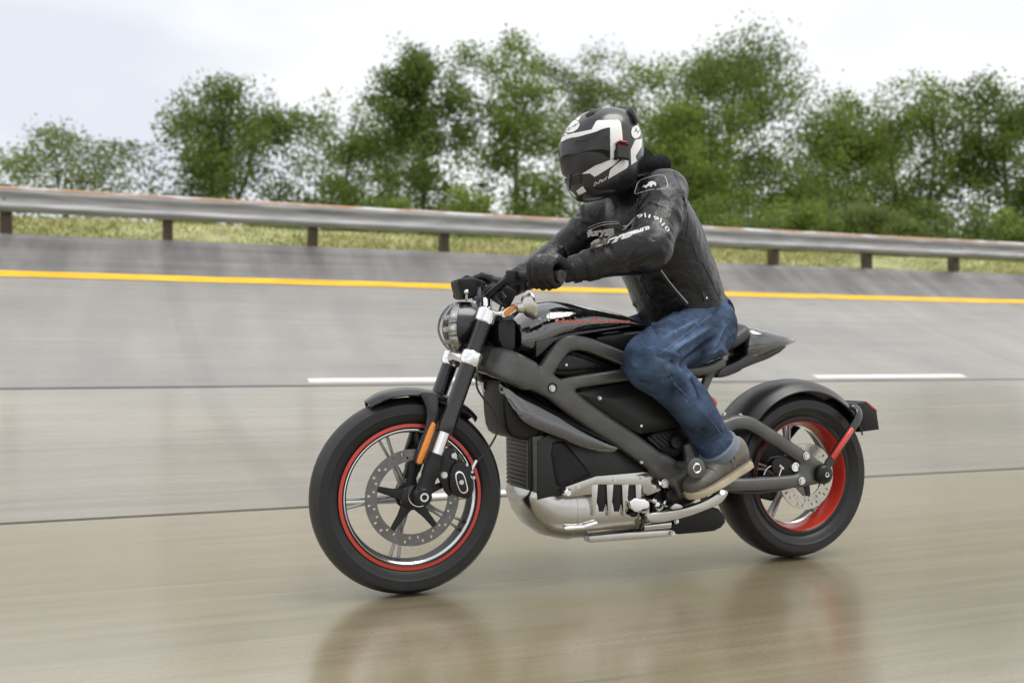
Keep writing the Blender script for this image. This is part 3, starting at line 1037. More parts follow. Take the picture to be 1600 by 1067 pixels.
def bolt(px, py, y, r, parent, M=None, m=None, h=.006):
    p = U(px, py, y, M)
    b = MB()
    b.lathe([(0, -h), (r * .45, -h), (r * .5, -h * .55), (r * .55, -h), (r * .9, -h), (r, -h * .7), (r, 0), (r * 1.25, 0), (r * 1.25, h * .3), (0, h * .3)], p, (0, 1, 0), 16)
    if M is not None: b.xf(M)
    return b.obj('bolt', m or M_bolt, parent)
for x, y, r in ((708.5, 711.5, .009), (694, 742, .009), (720.5, 753, .008)):
    bolt(x, y, -.1 if x != 720.5 else -.115, r, cal, STEER)
for x, y in ((737, 737), (740, 746), (729, 726)):
    bolt(x, y, -.110, .0045, cal, STEER)
# hydraulic hose from the lower yoke to the caliper
pts = [US(a, c, d) for a, c, d in ((744, 588, -.075), (746, 607, -.09), (757, 624, -.10), (772, 641, -.105), (779, 660, -.105), (775, 680, -.105), (760, 705, -.105), (744, 722, -.105), (741, 729, -.105))]
hose = S(MB().tube(cr(pts, 6), .0035, 8)).obj('brake_hose', M_cable, bike)
S(MB().tube(cr([US(742, 721, -.105), US(738, 733, -.107), US(735, 742, -.109), US(738, 747, -.11)], 4), .003, 8)).obj('hose_fitting', M_bolt, hose)
S(MB().tube([US(744.5, 719, -.105), US(738.5, 730, -.106)], [.0055, .0055], 10)).obj('hose_collar', M_bolt, hose)

# ---------------------------------------------------------------- headlamp
hc = US(716, 512, 0)
HR = .0845
b = MB()
n = 48
prof = [(0, .100), (.03, .099), (.056, .090), (.072, .073), (.081, .052), (HR, .030), (HR, .0), (HR - .003, -.001), (HR - .004, .02)]
for r_, h_ in ():
    pass
rings = []
for r_, h_ in prof:
    ring = []
    for k in range(n):
        a = 2 * PI * k / n
        cheek = .030 * math.cos(a) ** 2 if r_ > .07 else 0           # the shell reaches further forward at the sides
        ring.append(b.bm.verts.new((hc.x + h_ - cheek * min(1, max(0, (.06 - h_) / .06)), hc.y + math.cos(a) * r_, hc.z + math.sin(a) * r_)))
    rings.append(ring)
for A, B in zip(rings, rings[1:]):
    for k in range(n):
        b.bm.faces.new((A[k], A[(k + 1) % n], B[(k + 1) % n], B[k]))
lamp = S(b).obj('headlamp', M_semi, bike)
b = MB()
rings = []
for j in range(9):
    t = j / 8
    r_ = HR * .975 * math.cos(t * PI / 2 * .999)
    ring = []
    for k in range(n):
        a = 2 * PI * k / n
        cheek = .030 * math.cos(a) ** 2 * (1 - t) ** 1.2
        ring.append(b.bm.verts.new((hc.x - .004 - cheek - .052 * math.sin(t * PI / 2), math.cos(a) * r_, hc.z + math.sin(a) * r_)))
    rings.append(ring)
for A, B in zip(rings, rings[1:]):
    for k in range(n):
        b.bm.faces.new((A[k], A[(k + 1) % n], B[(k + 1) % n], B[k]))
S(b).obj('lens', M_glass, lamp)
b = MB()
b.lathe([(0, -.010), (.045, -.012), (.066, -.014), (.079, -.006)], Vector((hc.x, 0, hc.z)), (1, 0, 0), 40)
for z_, hh_ in ((.034, .016), (-.004, .018), (-.046, .016)):         # stepped reflector cells
    b.box((hc.x - .016, 0, hc.z + z_), (.034, .115 - abs(z_) * .6, hh_), None, .004)
    for y_ in (-.036, 0, .036):
        b.box((hc.x - .032, y_, hc.z + z_), (.012, .026, hh_ * .7), None, .003)
S(b).obj('reflector', M_refl, lamp)
S(MB().box((hc.x - .014, 0, hc.z + .016), (.012, .10, .003), None, .002).box((hc.x - .014, 0, hc.z - .025), (.012, .10, .003), None, .002)).obj('lamp_bar', M_blk, lamp)
b = MB().plate(TS([(738, 488), (757, 492), (752, 512), (744, 530), (735, 548), (728, 553), (732, 520)], -.045), -.03, -.05, .003).plate(TS([(738, 488), (757, 492), (752, 512), (744, 530), (735, 548), (728, 553), (732, 520)], -.045), .03, .05, .003)
S(b).obj('lamp_bracket', M_blk, lamp)
for x, y in ((742, 493), (741, 503)):
    bolt(x, y, -.052, .006, lamp, STEER)

# ---------------------------------------------------------------- handlebar and controls
GE, GI = US(878, 432, -.35), US(828, 431, -.235)
GD = (GE - GI).normalized()
bar_pts = [US(757, 466, 0), US(763, 463, -.05), US(775, 452, -.09), US(793, 437, -.15), US(808, 431, -.19), GI, GE]
bar_pts[0].y = 0
right = [Vector((p.x, -p.y, p.z)) for p in bar_pts[1:]]
b = MB().tube(cr([tuple(p) for p in right[::-1]] + [tuple(bar_pts[0])] + [tuple(p) for p in bar_pts[1:]], 5), .0125, 14, ref=(1, 0, 0))
hbar = S(b).obj('handlebar', M_blk, bike)
M_grip = mat('grip_rubber', (.035, .036, .038), .6, bump=.4, bscale=300)
def mir(p, sd):
    return Vector((p.x, p.y * (-sd), p.z))          # sd = -1 keeps the left side, +1 mirrors to the right
for sd in (-1, 1):
    a, e = mir(GI + GD * .018, sd), mir(GE, sd)
    d = (e - a).normalized()
    S(MB().tube([a, a + d * .004, e - d * .006, e - d * .005, e], [.019, .0172, .0172, .0195, .0185], 20, ref=(0, 0, 1))).obj('grip', M_grip, hbar)
    q = mir(US(804, 433, -.18), sd)
    R3 = d.to_track_quat('X', 'Z').to_matrix()
    S(MB().box(q + Vector((.0, 0, .0)), (.046, .044, .042), R3, .008).box(q + Vector((.02, 0, .012)), (.018, .018, .014), R3, .004)).obj('switch_housing', M_plas, hbar)
    lv = [mir(GI + GD * t + Vector(o), sd) for t, o in ((-.03, (-.028, 0, -.006)), (.0, (-.045, 0, -.012)), (.05, (-.058, 0, -.014)), (.10, (-.056, 0, -.012)), (.135, (-.05, 0, -.01)))]
    if sd == 1:
        S(MB().tube(cr(lv, 4), [(.005, .010)] * 17, 8, ref=(0, 0, 1))).obj('brake_lever', M_blk, hbar)
        S(MB().box(mir(US(790, 440, -.145), 1) + Vector((-.02, 0, .022)), (.062, .045, .034), Matrix.Rotation(.35, 3, 'Y'), .008)).obj('brake_reservoir', M_plas, hbar)
for k, (p, q) in enumerate((((775, 463), (790, 478)), ((780, 452), (783, 478)))):       # cables looping down to the head
    pts = [US(*p, -.10), US(p[0] + 8, p[1] + 12, -.12), US(*q, -.10), US(q[0] - 8, q[1] + 24, -.07)]
    S(MB().tube(cr(pts, 6), .004, 8)).obj('cable', M_cable, hbar)
S(MB().box(US(787, 462, -.08), (.062, .05, .06), Matrix.Rotation(.5, 3, 'Y'), .01)).obj('control_module', M_plas, hbar)
bolt(788, 463, -.108, .005, hbar, STEER)

# instrument pod on the yoke
b = MB().plate(chaikin(TS([(713, 440), (716, 435), (738, 433), (742, 440), (746, 456), (741, 466), (722, 467), (718, 458)], -.03), 1), -.045, .045, .010, 3)
pod = S(b).obj('instrument_pod', M_plas, bike)
S(MB().ball(US(729, 456, -.055), .0085, 8)).obj('pivot_ball', M_bolt, pod)
S(MB().tube([US(729, 457, -.055), US(729, 470, -.04)], [.0035, .0045], 10)).obj('pod_stem', M_bolt, pod)
S(MB().ball(US(716, 462, .06), .018, 8, (1, 1, .8))).obj('turn_signal', M_plas, pod)

# left mirror with its amber indicator
ind = chaikin(TS([(783, 486), (803, 474), (806, 477), (805, 484), (788, 497), (784, 496)], -.15), 1)
b = MB().plate(ind, -.13, -.158, .003)
stalk = [US(768, 488, -.125), US(780, 490, -.14), US(800, 482, -.145), US(810, 476, -.15)]
b.tube(cr(stalk, 4), [(.010, .008)] * 13, 10)
sig = S(b).obj('mirror_arm', M_sil, bike)
cx, cz = sum(p[0] for p in ind) / len(ind), sum(p[1] for p in ind) / len(ind)
S(MB().plate([(cx + (x - cx) * .82, cz + (z - cz) * .78) for x, z in ind], -.155, -.161, .001)).obj('turn_signal', M_amber, sig)
mc = US(829, 477, -.17)
axis = Vector((.94, -.10, .22)).normalized()
S(MB().lathe([(0, -.046), (.013, -.045), (.016, -.040), (.019, -.028), (.032, -.020), (.040, -.010), (.0465, -.003), (.0475, .002), (.0465, .006), (.044, .006), (0, .004)], mc, axis, 40)).obj('mirror', mat('brushed_aluminium', (.60, .58, .54), .32, metal=1, rvar=.06), sig)

# ---------------------------------------------------------------- frame: cast spars, both sides, blended into one casting
def solid(b, name, voxel, m, parent, smooth_it=6, fac=.5):
    """weld overlapping shapes into one skin"""
    me = bpy.data.meshes.new('tmp'); bmesh.ops.recalc_face_normals(b.bm, faces=b.bm.faces[:]); b.bm.to_mesh(me); b.bm.free()
    o = bpy.data.objects.new('tmp', me); COL.objects.link(o)
    md = o.modifiers.new('r', 'REMESH'); md.mode = 'VOXEL'; md.voxel_size = voxel; md.adaptivity = 0
    dg = bpy.context.evaluated_depsgraph_get()
    me2 = bpy.data.meshes.new_from_object(o.evaluated_get(dg))
    bpy.data.objects.remove(o); bpy.data.meshes.remove(me)
    t = bmesh.new(); t.from_mesh(me2)
    for _ in range(smooth_it):
        bmesh.ops.smooth_vert(t, verts=t.verts[:], factor=fac, use_axis_x=True, use_axis_y=True, use_axis_z=True)
    t.to_mesh(me2); t.free()
    me2.materials.clear()
    if m is not None: me2.materials.append(m)
    finish(me2, True, None)
    me2.name = name
    if parent is False:
        return me2
    return link(name, me2, parent)

def PX(lst, y):
    return [U(a, c, y if d is None else d) for a, c, d in [(q + (None,))[:3] for q in lst]]
b = MB()
yS = -.135
b.tube(cr(PX([(752, 560, -.035), (775, 566, -.09), (800, 574), (835, 592), (863, 606), (893, 630), (930, 657), (985, 693), (1030, 726), (1062, 748)], yS), 4),
       [(.030, .046)] * 4 + [(.026, .050)] * 8 + [(.024, .038)] * 8 + [(.024, .037)] * 12 + [(.026, .045)] * 5, 20, power=4)
b.tube(cr(PX([(846, 588), (858, 570), (876, 545), (890, 536), (915, 538), (940, 547), (975, 561), (1020, 578)], yS), 4), [(.022, .027)] * 14 + [(.020, .024)] * 15, 20, power=4)
b.tube(cr(PX([(862, 604), (905, 596), (945, 590), (990, 584), (1030, 580)], yS), 4), [(.020, .021)] * 17, 20, power=4)
b.tube(cr(PX([(1015, 578), (1060, 580, -.125), (1100, 578, -.11), (1130, 566, -.095)], yS), 4), [(.016, .020)] * 13, 12, power=2.6)
b.tube(cr(PX([(1112, 578, -.10), (1100, 604, -.10), (1090, 640, -.11), (1082, 690, -.13)], yS), 4), [(.014, .017)] * 13, 12, power=2.6)
b.tube(cr(PX([(1082, 690, -.14), (1086, 720, -.145), (1074, 750, -.145), (1052, 762, -.145)], yS), 4), [(.024, .044)] * 13, 14, power=2.6)
b.cyl(U(1086, 731, -.172), U(1086, 731, -.11), .034, n=28, bev=.004)
b.mirror_y()
hp = US(748, 540, 0)
b.tube([(.262, 0, .70), (.305, 0, .80), (.33, 0, .885)], [.045, .048, .045], 20)
b.tube(cr([U(790, 566, -.12), Vector((.33, 0, .74)), Vector((U(790, 566, -.12).x, .12, U(790, 566, -.12).z))], 6), [(.035, .04)] * 13, 12, ref=(1, 0, 0))
frame = solid(b, 'frame', .0050, M_frame, bike, 4)
for x, y, yy, r in ((863, 607, -.160, .009), (1039, 755, -.165, .012), (1002, 722, -.165, .004)):
    bolt(x, y, yy, r, frame)
S_ = U(863, 606, -.158)
MB().lathe([(.011, .004), (.0125, -.003), (.016, -.004), (.017, .004)], S_, (0, 1, 0), 24, loop=True).obj('bolt_recess', M_blk, frame)
pv = U(1088, 731, -.268)
MB().lathe([(0, .10), (.014, .10), (.014, .014), (.030, .012), (.034, .006), (.033, 0), (.028, -.003), (0, -.003)], pv, (0, 1, 0), 32).obj('pivot_cover', M_frame, frame)
MB().lathe([(.0115, .006), (.0115, -.006), (.014, -.008), (.0165, -.006), (.0165, .006)], pv, (0, 1, 0), 28, loop=True).obj('pivot_ring', M_sil, frame)

# panels in the frame's windows
from mathutils.geometry import delaunay_2d_cdt
def pillow(poly, y_edge, y_back, bulge, reach, step=.008, flip=1, lean=0.0):
    """panel whose outer face swells away from its outline"""
    n = len(poly)
    P = np.array(poly)
    seg = np.roll(P, -1, 0) - P
    pts = []
    for i in range(n):
        k = max(1, int(np.linalg.norm(seg[i]) / step))
        pts += [tuple(P[i] + seg[i] * j / k) for j in range(k)]
    nb_ = len(pts)
    B = np.array(pts)
    def dist(x, z):
        d = B - np.array((x, z))
        return math.sqrt((d * d).sum(1).min())
    x0, z0 = P.min(0); x1, z1 = P.max(0)
    row = 0
    z = z0 + step * .6
    while z < z1:
        x = x0 + step * (.3 if row % 2 else .8)
        while x < x1:
            if inside(x, z, poly) and dist(x, z) > step * .55:
                pts.append((x, z))
            x += step
        z += step * .87; row += 1
    vs, ed, fc, *_ = delaunay_2d_cdt([Vector(p) for p in pts], [(i, (i + 1) % nb_) for i in range(nb_)], [list(range(nb_))], 1, 1e-6)
    b = MB()
    zc = (z0 + z1) / 2
    V = []
    for v in vs:
        d = min(dist(v.x, v.y) / reach, 1.0)
        h = bulge * math.sin(d * PI / 2)
        V.append(b.bm.verts.new((v.x, y_edge - h + lean * (v.y - zc), v.y)))
    for f in fc:
        b.bm.faces.new([V[i] for i in f])
    r = bmesh.ops.extrude_face_region(b.bm, geom=b.bm.faces[:])
    for v in r['geom']:
        if isinstance(v, bmesh.types.BMVert):
            v.co.y = y_back
    if flip == -1:
        b.bm.transform(Matrix.Diagonal((1, -1, 1, 1)))
    return b
def ppanel(name, px, y, y_in, m, parent, bulge=.012, reach=.04, it=1, lean=0.0, mirror=True):
    poly = T(px, y)
    if it: poly = chaikin(poly, it)
    if mirror:
        pillow(poly, y, y_in, bulge, reach, flip=-1, lean=lean).obj(name, m, parent, angle=55)
    return pillow(poly, y, y_in, bulge, reach, lean=lean).obj(name, m, parent, angle=55)

def panel(name, px, y, y_in, m, parent, bev=.005, it=1, seg=2, mirror=True):
    poly = T(px, y)
    if it: poly = chaikin(poly, it)
    if abs(y_in) < 1e-6:
        return MB().plate(poly, -y, y, bev, seg).obj(name, m, parent)
    if mirror:
        MB().plate(poly, -y_in, -y, bev, seg).obj(name, m, parent)
    return MB().plate(poly, y_in, y, bev, seg).obj(name, m, parent)
panel('window_backing', [(855, 575), (877, 545), (904, 550), (956, 568), (956, 582), (879, 590)], -.118, -.06, M_blk, bike, .004)
pn = ppanel('frame_window_panel', [(868, 575), (882, 553), (892, 551), (940, 569), (940, 575), (875, 581)], -.126, -.10, M_panel, bike, .006, .012)
bolt(884, 570, -.130, .005, pn)
sidep = ppanel('battery_side_panel', [(899, 611), (940, 604), (985, 597), (1030, 590), (1076, 640), (1080, 662), (1004, 679), (985, 672), (906, 622)], -.132, -.06, M_panel, bike, .016, .05, 1, .06)
for x, y in ((937, 622), (1001, 665)):
    bolt(x, y, -.145, .005, sidep)
vent = panel('vent_panel', [(1004, 682), (1060, 668), (1078, 690), (1062, 712), (1047, 714)], -.140, -.06, M_plas, bike, .004)
for k in range(5):
    p0, p1 = U(1012 + 7 * k, 683 - 1.5 * k, -.142), U(1030 + 8 * k, 700 - 2 * k, -.142)
    MB().tube([p0, p1], [(.003, .0035), (.003, .0035)], 8, power=4).obj('vent_slat', M_panel, vent)
MB().lathe([(0, -.02), (.020, -.02), (.024, -.012), (.024, .02), (0, .02)], U(1053, 690, -.14), (0, 1, 0), 24).obj('vent_cap', M_blk, vent)

# battery and radiator block between the frame spars
panel('battery_case', [(840, 690), (860, 676), (905, 690), (960, 696), (1020, 733), (1026, 745), (925, 750), (880, 772), (840, 782)], -.120, 0.0, M_panel, bike, .008, 0)
ppanel('battery_case_cover', [(859, 692), (878, 688), (886, 694), (922, 738), (920, 744), (878, 760), (868, 758)], -.121, -.10, M_plas, bike, .008, .014)
panel('inner_core', [(825, 590), (850, 600), (900, 610), (1010, 590), (1080, 640), (1080, 740), (1000, 740), (900, 700), (840, 690), (830, 680)], -.085, 0.0, M_blk, bike, .01, 0)
b = MB()
rx = U(812, 720, -.10)
p = T([(832, 682), (850, 680), (850, 770), (834, 768)], -.115)
b.plate(p, -.115, .115, .004)
radi = b.obj('radiator', M_rad, bike)
b = MB()                                              # core face and header strips on the front of the radiator
xr_ = p[0][0]
for k in range(12):
    z_ = p[0][1] - .012 - (p[0][1] - p[3][1] - .02) * k / 11
    MB().box((xr_ - .001, 0, z_), (.006, .20, .006), None, .001).obj('cooling_fin', M_rad, radi)
MB().box((xr_ - .003, -.095, (p[0][1] + p[3][1]) / 2), (.010, .022, p[0][1] - p[3][1] - .01), None, .002).obj('radiator_side', M_blk, radi)
panel('cooling_duct', [(788, 596), (800, 592), (830, 625), (850, 668), (840, 690), (806, 686), (793, 676), (788, 640)], -.10, 0.0, M_plas, bike, .014, 1, 4)
wing = ppanel('lower_fairing', [(786, 601), (800, 595), (812, 601), (840, 617), (870, 636), (913, 662), (951, 689), (962, 698), (950, 705), (930, 704), (899, 696), (868, 681), (836, 670), (814, 656), (800, 632)], -.124, -.07, M_gloss2, bike, .018, .040, 1, .34)
for x, y in ((944, 694), (911, 691), (883, 680)):
    bolt(x, y, -.140, .0045, wing)

# ---------------------------------------------------------------- tank
top_px = [(797, 497), (806, 489), (822, 478), (838, 473), (856, 471), (880, 473.5), (920, 481), (960, 491), (985, 499), (1020, 512)]
bot_px = [(797, 545), (815, 556), (841, 563), (856, 553), (879, 540), (919, 528), (982, 516), (1030, 516)]
tp_ = [(U(a, c, 0).x, U(a, c, 0).z) for a, c in top_px]
bt_ = [(U(a, c, -.12).x, U(a, c, -.12).z) for a, c in bot_px]
b = MB()
st = np.linspace(tp_[0][0] - .012, .90, 30)
rings = []
for i, x in enumerate(st):
    zt = np.interp(x, [p[0] for p in tp_], [p[1] for p in tp_]); zb = np.interp(x, [p[0] for p in bt_], [p[1] for p in bt_])
    if zt - zb < .016: zb = zt - .016
    t = i / 29
    hw = np.interp(x, [.28, .34, .42, .52, .66, .80, .90], [.10, .128, .138, .136, .118, .085, .060])
    ring = []
    for k in range(36):
        a = 2 * PI * k / 36
        c, s = math.cos(a), math.sin(a)
        u = math.copysign(abs(c) ** .62, c); v = math.copysign(abs(s) ** .78, s)
        zc = zb + (zt - zb) * .42
        z = zc + v * ((zt - zc) if v > 0 else (zc - zb))
        wid = hw * (1 - .30 * max(v, 0) ** 2.2 - .10 * max(-v, 0) ** 2)
        ring.append(b.bm.verts.new((x, u * wid, z)))
    rings.append(ring)
for A, B in zip(rings, rings[1:]):
    for k in range(36):
        b.bm.faces.new((A[k], A[(k + 1) % 36], B[(k + 1) % 36], B[k]))
b.bm.faces.new(rings[0]); b.bm.faces.new(rings[-1])
bmesh.ops.bevel(b.bm, geom=[e for e in b.bm.edges if e.verts[0] in rings[0] and e.verts[1] in rings[0]], offset=.008, segments=3, profile=.5, affect='EDGES')
tank = b.obj('tank_cover', M_gloss, bike, angle=50)
tank_bvh = BVHTree.FromObject(tank, bpy.context.evaluated_depsgraph_get())
panel('tank_nose_cover', [(779, 500), (800, 497), (806, 508), (806, 540), (800, 552), (786, 545), (778, 525)], -.112, 0, M_panel, bike, .006, 1)
panel('tank_seam_trim', [(838, 532), (862, 528), (900, 519), (985, 508), (985, 511), (900, 524), (866, 534), (846, 552), (838, 558)], -.139, -.12, M_semi, bike, .002, 0)
panel('under_tank_panel', [(921, 529), (960, 521), (1030, 514), (1040, 540), (1000, 556), (974, 549)], -.118, -.05, M_panel, bike, .008, 1, 3)

# outlined lettering wrapped onto a surface
def lettering(name, text, m, parent, bvh, p0, p1, height, look, outline=None, width=None, off=.0012, shear=0.0, up=None, res=2, curve=0.0):
    """text along p0-p1 (3-D), thrown along -look onto bvh"""
    cu = bpy.data.curves.new('txt', 'FONT'); cu.body = text; cu.size = 1.0; cu.resolution_u = res; cu.shear = shear; cu.offset = .012
    if outline:
        cu.fill_mode = 'NONE'; cu.bevel_depth = outline; cu.bevel_resolution = 0
    o = bpy.data.objects.new('txt', cu); COL.objects.link(o)
    dg = bpy.context.evaluated_depsgraph_get()
    me = bpy.data.meshes.new_from_object(o.evaluated_get(dg))
    bpy.data.objects.remove(o); bpy.data.curves.remove(cu)
    t = bmesh.new(); t.from_mesh(me)
    if not outline:
        bmesh.ops.triangulate(t, faces=t.faces[:])
        for _ in range(2):
            lg = [e for e in t.edges if e.calc_length() > .12]
            if lg: bmesh.ops.subdivide_edges(t, edges=lg, cuts=1)
            bmesh.ops.triangulate(t, faces=[f for f in t.faces if len(f.verts) > 3])
    xs = [v.co.x for v in t.verts]; ys = [v.co.y for v in t.verts]
    x0, x1, y0, y1 = min(xs), max(xs), min(ys), max(ys)
    p0, p1, look = Vector(p0), Vector(p1), Vector(look).normalized()
    ex = (p1 - p0); upv = Vector(up) if up is not None else (Vector((0, 0, 1)) - look * look.z)
    upv = (upv - look * upv.dot(look)).normalized()
    mid_v = sum((v.co.z for v in t.verts), 0) / max(1, len(t.verts))
    ok = True
    for v in t.verts:
        fx = (v.co.x - x0) / (x1 - x0); fy = (v.co.y - y0) / (y1 - y0)
        q = p0 + ex * fx + upv * (fy * height + curve * math.sin(fx * PI))
        hit = bvh.ray_cast(q - look * .25, look, .6)
        if hit[0] is not None:
            v.co = hit[0] - look * (off + (v.co.z - mid_v) * height)
        else:
            v.co = q
    t.to_mesh(me); t.free()
    me.materials.clear(); me.materials.append(m); me.name = name
    finish(me, True, 40)
    return link(name, me, parent)
VIEW = FWD + RIGHT * .1
lettering('tank_lettering', 'Harley-Davidson', M_orange, tank, tank_bvh, U(867, 507, -.13), U(986, 507, -.105), .019, (0.12, 1, 0), off=.0010, shear=.25)

# ---------------------------------------------------------------- motor
def motor_sec(x, z, a, c):
    return (x, 0, z), (a, c)
secs = [(.372, .312, .096, .024), (.376, .310, .108, .034), (.390, .300, .114, .048), (.412, .282, .118, .068), (.44, .263, .120, .084), (.475, .247, .122, .0955), (.52, .239, .124, .1005), (.60, .236, .124, .1005), (.74, .238, .122, .098), (.80, .238, .120, .096), (.815, .238, .108, .084)]
b = MB().tube([(x, 0, z) for x, z, a, c in secs], [(a, c) for x, z, a, c in secs], 56, ref=(0, 1, 0), power=2.35)
motor = b.obj('motor', M_alu, bike, angle=75)
b = MB()
b.plate(T([(880, 767), (884, 760), (931, 743.5), (1017, 736), (1023, 739), (1028, 748), (1034, 766), (1013, 774), (1004, 768), (1003, 758), (930, 757), (925, 772), (890, 776)], -.132), -.085, -.134, .004, 2)
mb = b.obj('motor_bracket', M_alu, motor)
for xx in (941, 965, 987):  # black plates standing in for the shade between the ribs
    MB().plate(T([(xx - 9, 757), (xx + 9, 756), (xx + 8, 775), (xx + 2, 799), (xx - 5, 799), (xx - 8, 775)], -.124), -.08, -.1265, .002).obj('rib_gap_shade', M_blk, motor)
for xx in (929, 953, 977, 998):
    b = MB()
    b.plate(T([(xx - 5, 757), (xx + 6, 756), (xx + 4, 782), (xx + 1, 804), (xx - 3, 806), (xx - 4, 782)], -.134), -.08, -.1345, .003)
    b.obj('cooling_rib', M_alu, motor)
b = MB()
b.plate(chaikin(T([(983, 778), (1014, 778), (1016, 794), (1008, 801), (986, 799)], -.15), 1), -.09, -.152, .005, 3)
b.obj('terminal_housing', M_sil, motor)
for p in ((990, 803), (1008, 806)):
    MB().ball(U(p[0], p[1], -.135), .012, 7, (1.3, 1, .8)).obj('terminal_boot', M_plas, motor)
for x, y in ((903, 760), (960, 749), (1003, 746), (1022, 760)):
    bolt(x, y, -.136, .0055, motor)
for x_ in (.535, .765):                                   # split lines of the casing
    MB().tube([(x_ - .004, 0, .2375), (x_ - .003, 0, .2375), (x_ + .003, 0, .2375), (x_ + .004, 0, .2375)], [(.1238, .1), (.1262, .1025), (.1262, .1025), (.1238, .1)], 56, ref=(0, 1, 0), power=2.35).obj('casing_band', M_alu, motor)
MB().lathe([(0, -.012), (.009, -.012), (.013, -.008), (.013, .01), (0, .01)], U(886, 769, -.142), (0, 1, 0), 24).obj('motor_bolt', M_sil, motor)
MB().tube([U(884, 825, -.119), U(912, 823, -.123)], [.0075, .0075], 12, dome=1).obj('drain_plug', M_sil, motor)
MB().tube([U(914, 822, -.124), U(931, 817, -.128)], [.008, .0075], 12, dome=1).obj('drain_plug', M_sil, motor)
b = MB().plate(T([(916, 836), (1000, 828), (1046, 826), (1046, 836), (990, 841), (918, 846)], -.08), -.05, -.10, .004)
b.obj('sump_rail', M_alu, motor)
MB().tube([U(1003, 822, -.12), U(1045, 818, -.12)], [.018, .018], 16).obj('coupling_tube', M_alu, motor)
panel('gearbox_cover', [(1018, 768), (1060, 762), (1075, 790), (1060, 812), (1020, 812)], -.11, 0, M_plas, bike, .008, 1)
for p, r in (((1029, 790), .016), ((1040, 786), .012), ((1022, 782), .010)):
    MB().lathe([(0, -.01), (r * .6, -.01), (r, -.006), (r, .02), (0, .02)], U(*p, -.125), (0, 1, 0), 18).obj('cable_gland', M_rim, motor)
skid = panel('belly_box', [(1052, 812), (1062, 806), (1120, 789), (1138, 812), (1124, 829), (1098, 832), (1048, 836)], -.10, 0, M_plas, bike, .008, 1)
for x, y in ((1057, 814), (1051, 833)):
    bolt(x, y, -.105, .007, skid)

# foot control: forged lever below the shoe, with peg
lev = T([(1010, 802), (1046, 798), (1068, 794), (1100, 783), (1120, 771), (1126, 764), (1133, 765), (1139, 768), (1134, 778), (1126, 787), (1108, 795), (1070, 809), (1030, 817), (1012, 815)], -.19)
b = MB().plate(chaikin(lev, 1), -.172, -.192, .004, 3)
shift = b.obj('foot_lever', M_alu, bike)
MB().tube([U(1129, 769, -.185), U(1129, 769, -.245)], [.009, .009], 14).obj('lever_peg', M_sil, shift)
MB().plate(chaikin(T([(1046, 797), (1054, 786), (1062, 786), (1070, 794)], -.19), 1), -.165, -.19, .003).obj('lever_lug', M_alu, shift)
MB().tube([U(1100, 778, -.14), U(1100, 778, -.26)], [(.013, .010), (.013, .009)], 12, ref=(1, 0, 0), power=4).obj('foot_peg', M_blk, bike)
b = MB().tube([(U(1100, 778, -.14).x, .14, U(1100, 778, -.14).z), (U(1100, 778, -.14).x, .26, U(1100, 778, -.14).z)], [(.013, .010), (.013, .009)], 12, ref=(1, 0, 0), power=4)
b.obj('foot_peg', M_blk, bike)
panel('peg_bracket', [(1040, 768), (1060, 760), (1088, 764), (1092, 780), (1070, 790), (1046, 790)], -.15, -.12, M_blk, bike, .004, 1)

# ---------------------------------------------------------------- swingarm and rear wheel
RW_C = Vector((1.481, 0, .31))
b = MB()
yA = -.125
b.tube(cr(PX([(1085, 725, -.11), (1115, 688, -.12), (1137, 664), (1165, 660), (1192, 674), (1232, 700), (1272, 727), (1288, 738)], yA), 4), [(.022, .034)] * 8 + [(.020, .026)] * 21, 14, power=2.8)
b.tube(cr(PX([(1080, 745, -.11), (1120, 755, -.12), (1150, 757), (1200, 755), (1250, 750), (1285, 743)], yA), 4), [(.022, .030)] * 6 + [(.020, .0255)] * 15, 14, power=2.8)
b.plate(chaikin(T([(1245, 722), (1270, 722), (1288, 728), (1290, 752), (1262, 757), (1245, 752)], yA), 1), -.108, -.142, .005)
b.mirror_y()
b.tube([(1.02, -.11, .37), (1.02, .11, .37)], [(.05, .05), (.05, .05)], 16, ref=(1, 0, 0))
swing = solid(b, 'swingarm', .0065, M_frame, bike, 4)
p = U(1290, 741, -.165)
MB().lathe([(0, -.006), (.006, -.006), (.008, -.002), (.010, -.008), (.026, -.006), (.034, .002), (.036, .012), (.036, .05), (0, .05)], p, (0, 1, 0), 32).obj('axle_cover', M_blk, swing)
MB().lathe([(.005, -.009), (.009, -.010), (.0105, -.006), (.0105, .002), (.005, .002)], p, (0, 1, 0), 20, loop=True).obj('axle_nut', M_rim, swing)
for x, y in ((1260, 712), (1253, 751), (1293, 724)):
    bolt(x, y, -.148, .0115 if x < 1290 else .006, swing)
rwheel = wheel(RW_C, IDM, .31, .090, .2195, .068, 'rear wheel with a wide red rim band', True)
disc(RW_C, IDM, .072, .122, -.092, M_discr, rwheel, 30)
b = MB()
for k in range(5):
    a = 2 * PI * k / 5 + 1.1
    d = Vector((math.cos(a), 0, math.sin(a)))
    b.tube([RW_C + d * .03 + Vector((0, -.088, 0)), RW_C + d * .076 + Vector((0, -.091, 0))], [(.006, .014), (.004, .010)], 8, power=3)
b.lathe([(.0, -.10), (.03, -.10), (.038, -.09), (.038, -.05), (0, -.05)], RW_C, (0, 1, 0), 28)
b.obj('disc_carrier', M_blk, rwheel)
MB().lathe([(.04, .105), (.108, .105), (.112, .10), (.112, .13), (.108, .135), (.04, .135)], RW_C, (0, 1, 0), 48, loop=True).obj('belt_pulley', M_blk, rwheel)
b = MB()                                    # drive belt on the far side
n = 60; path = []
pr_, fr_ = .114, .045
F_ = Vector((1.0, 0, .36))
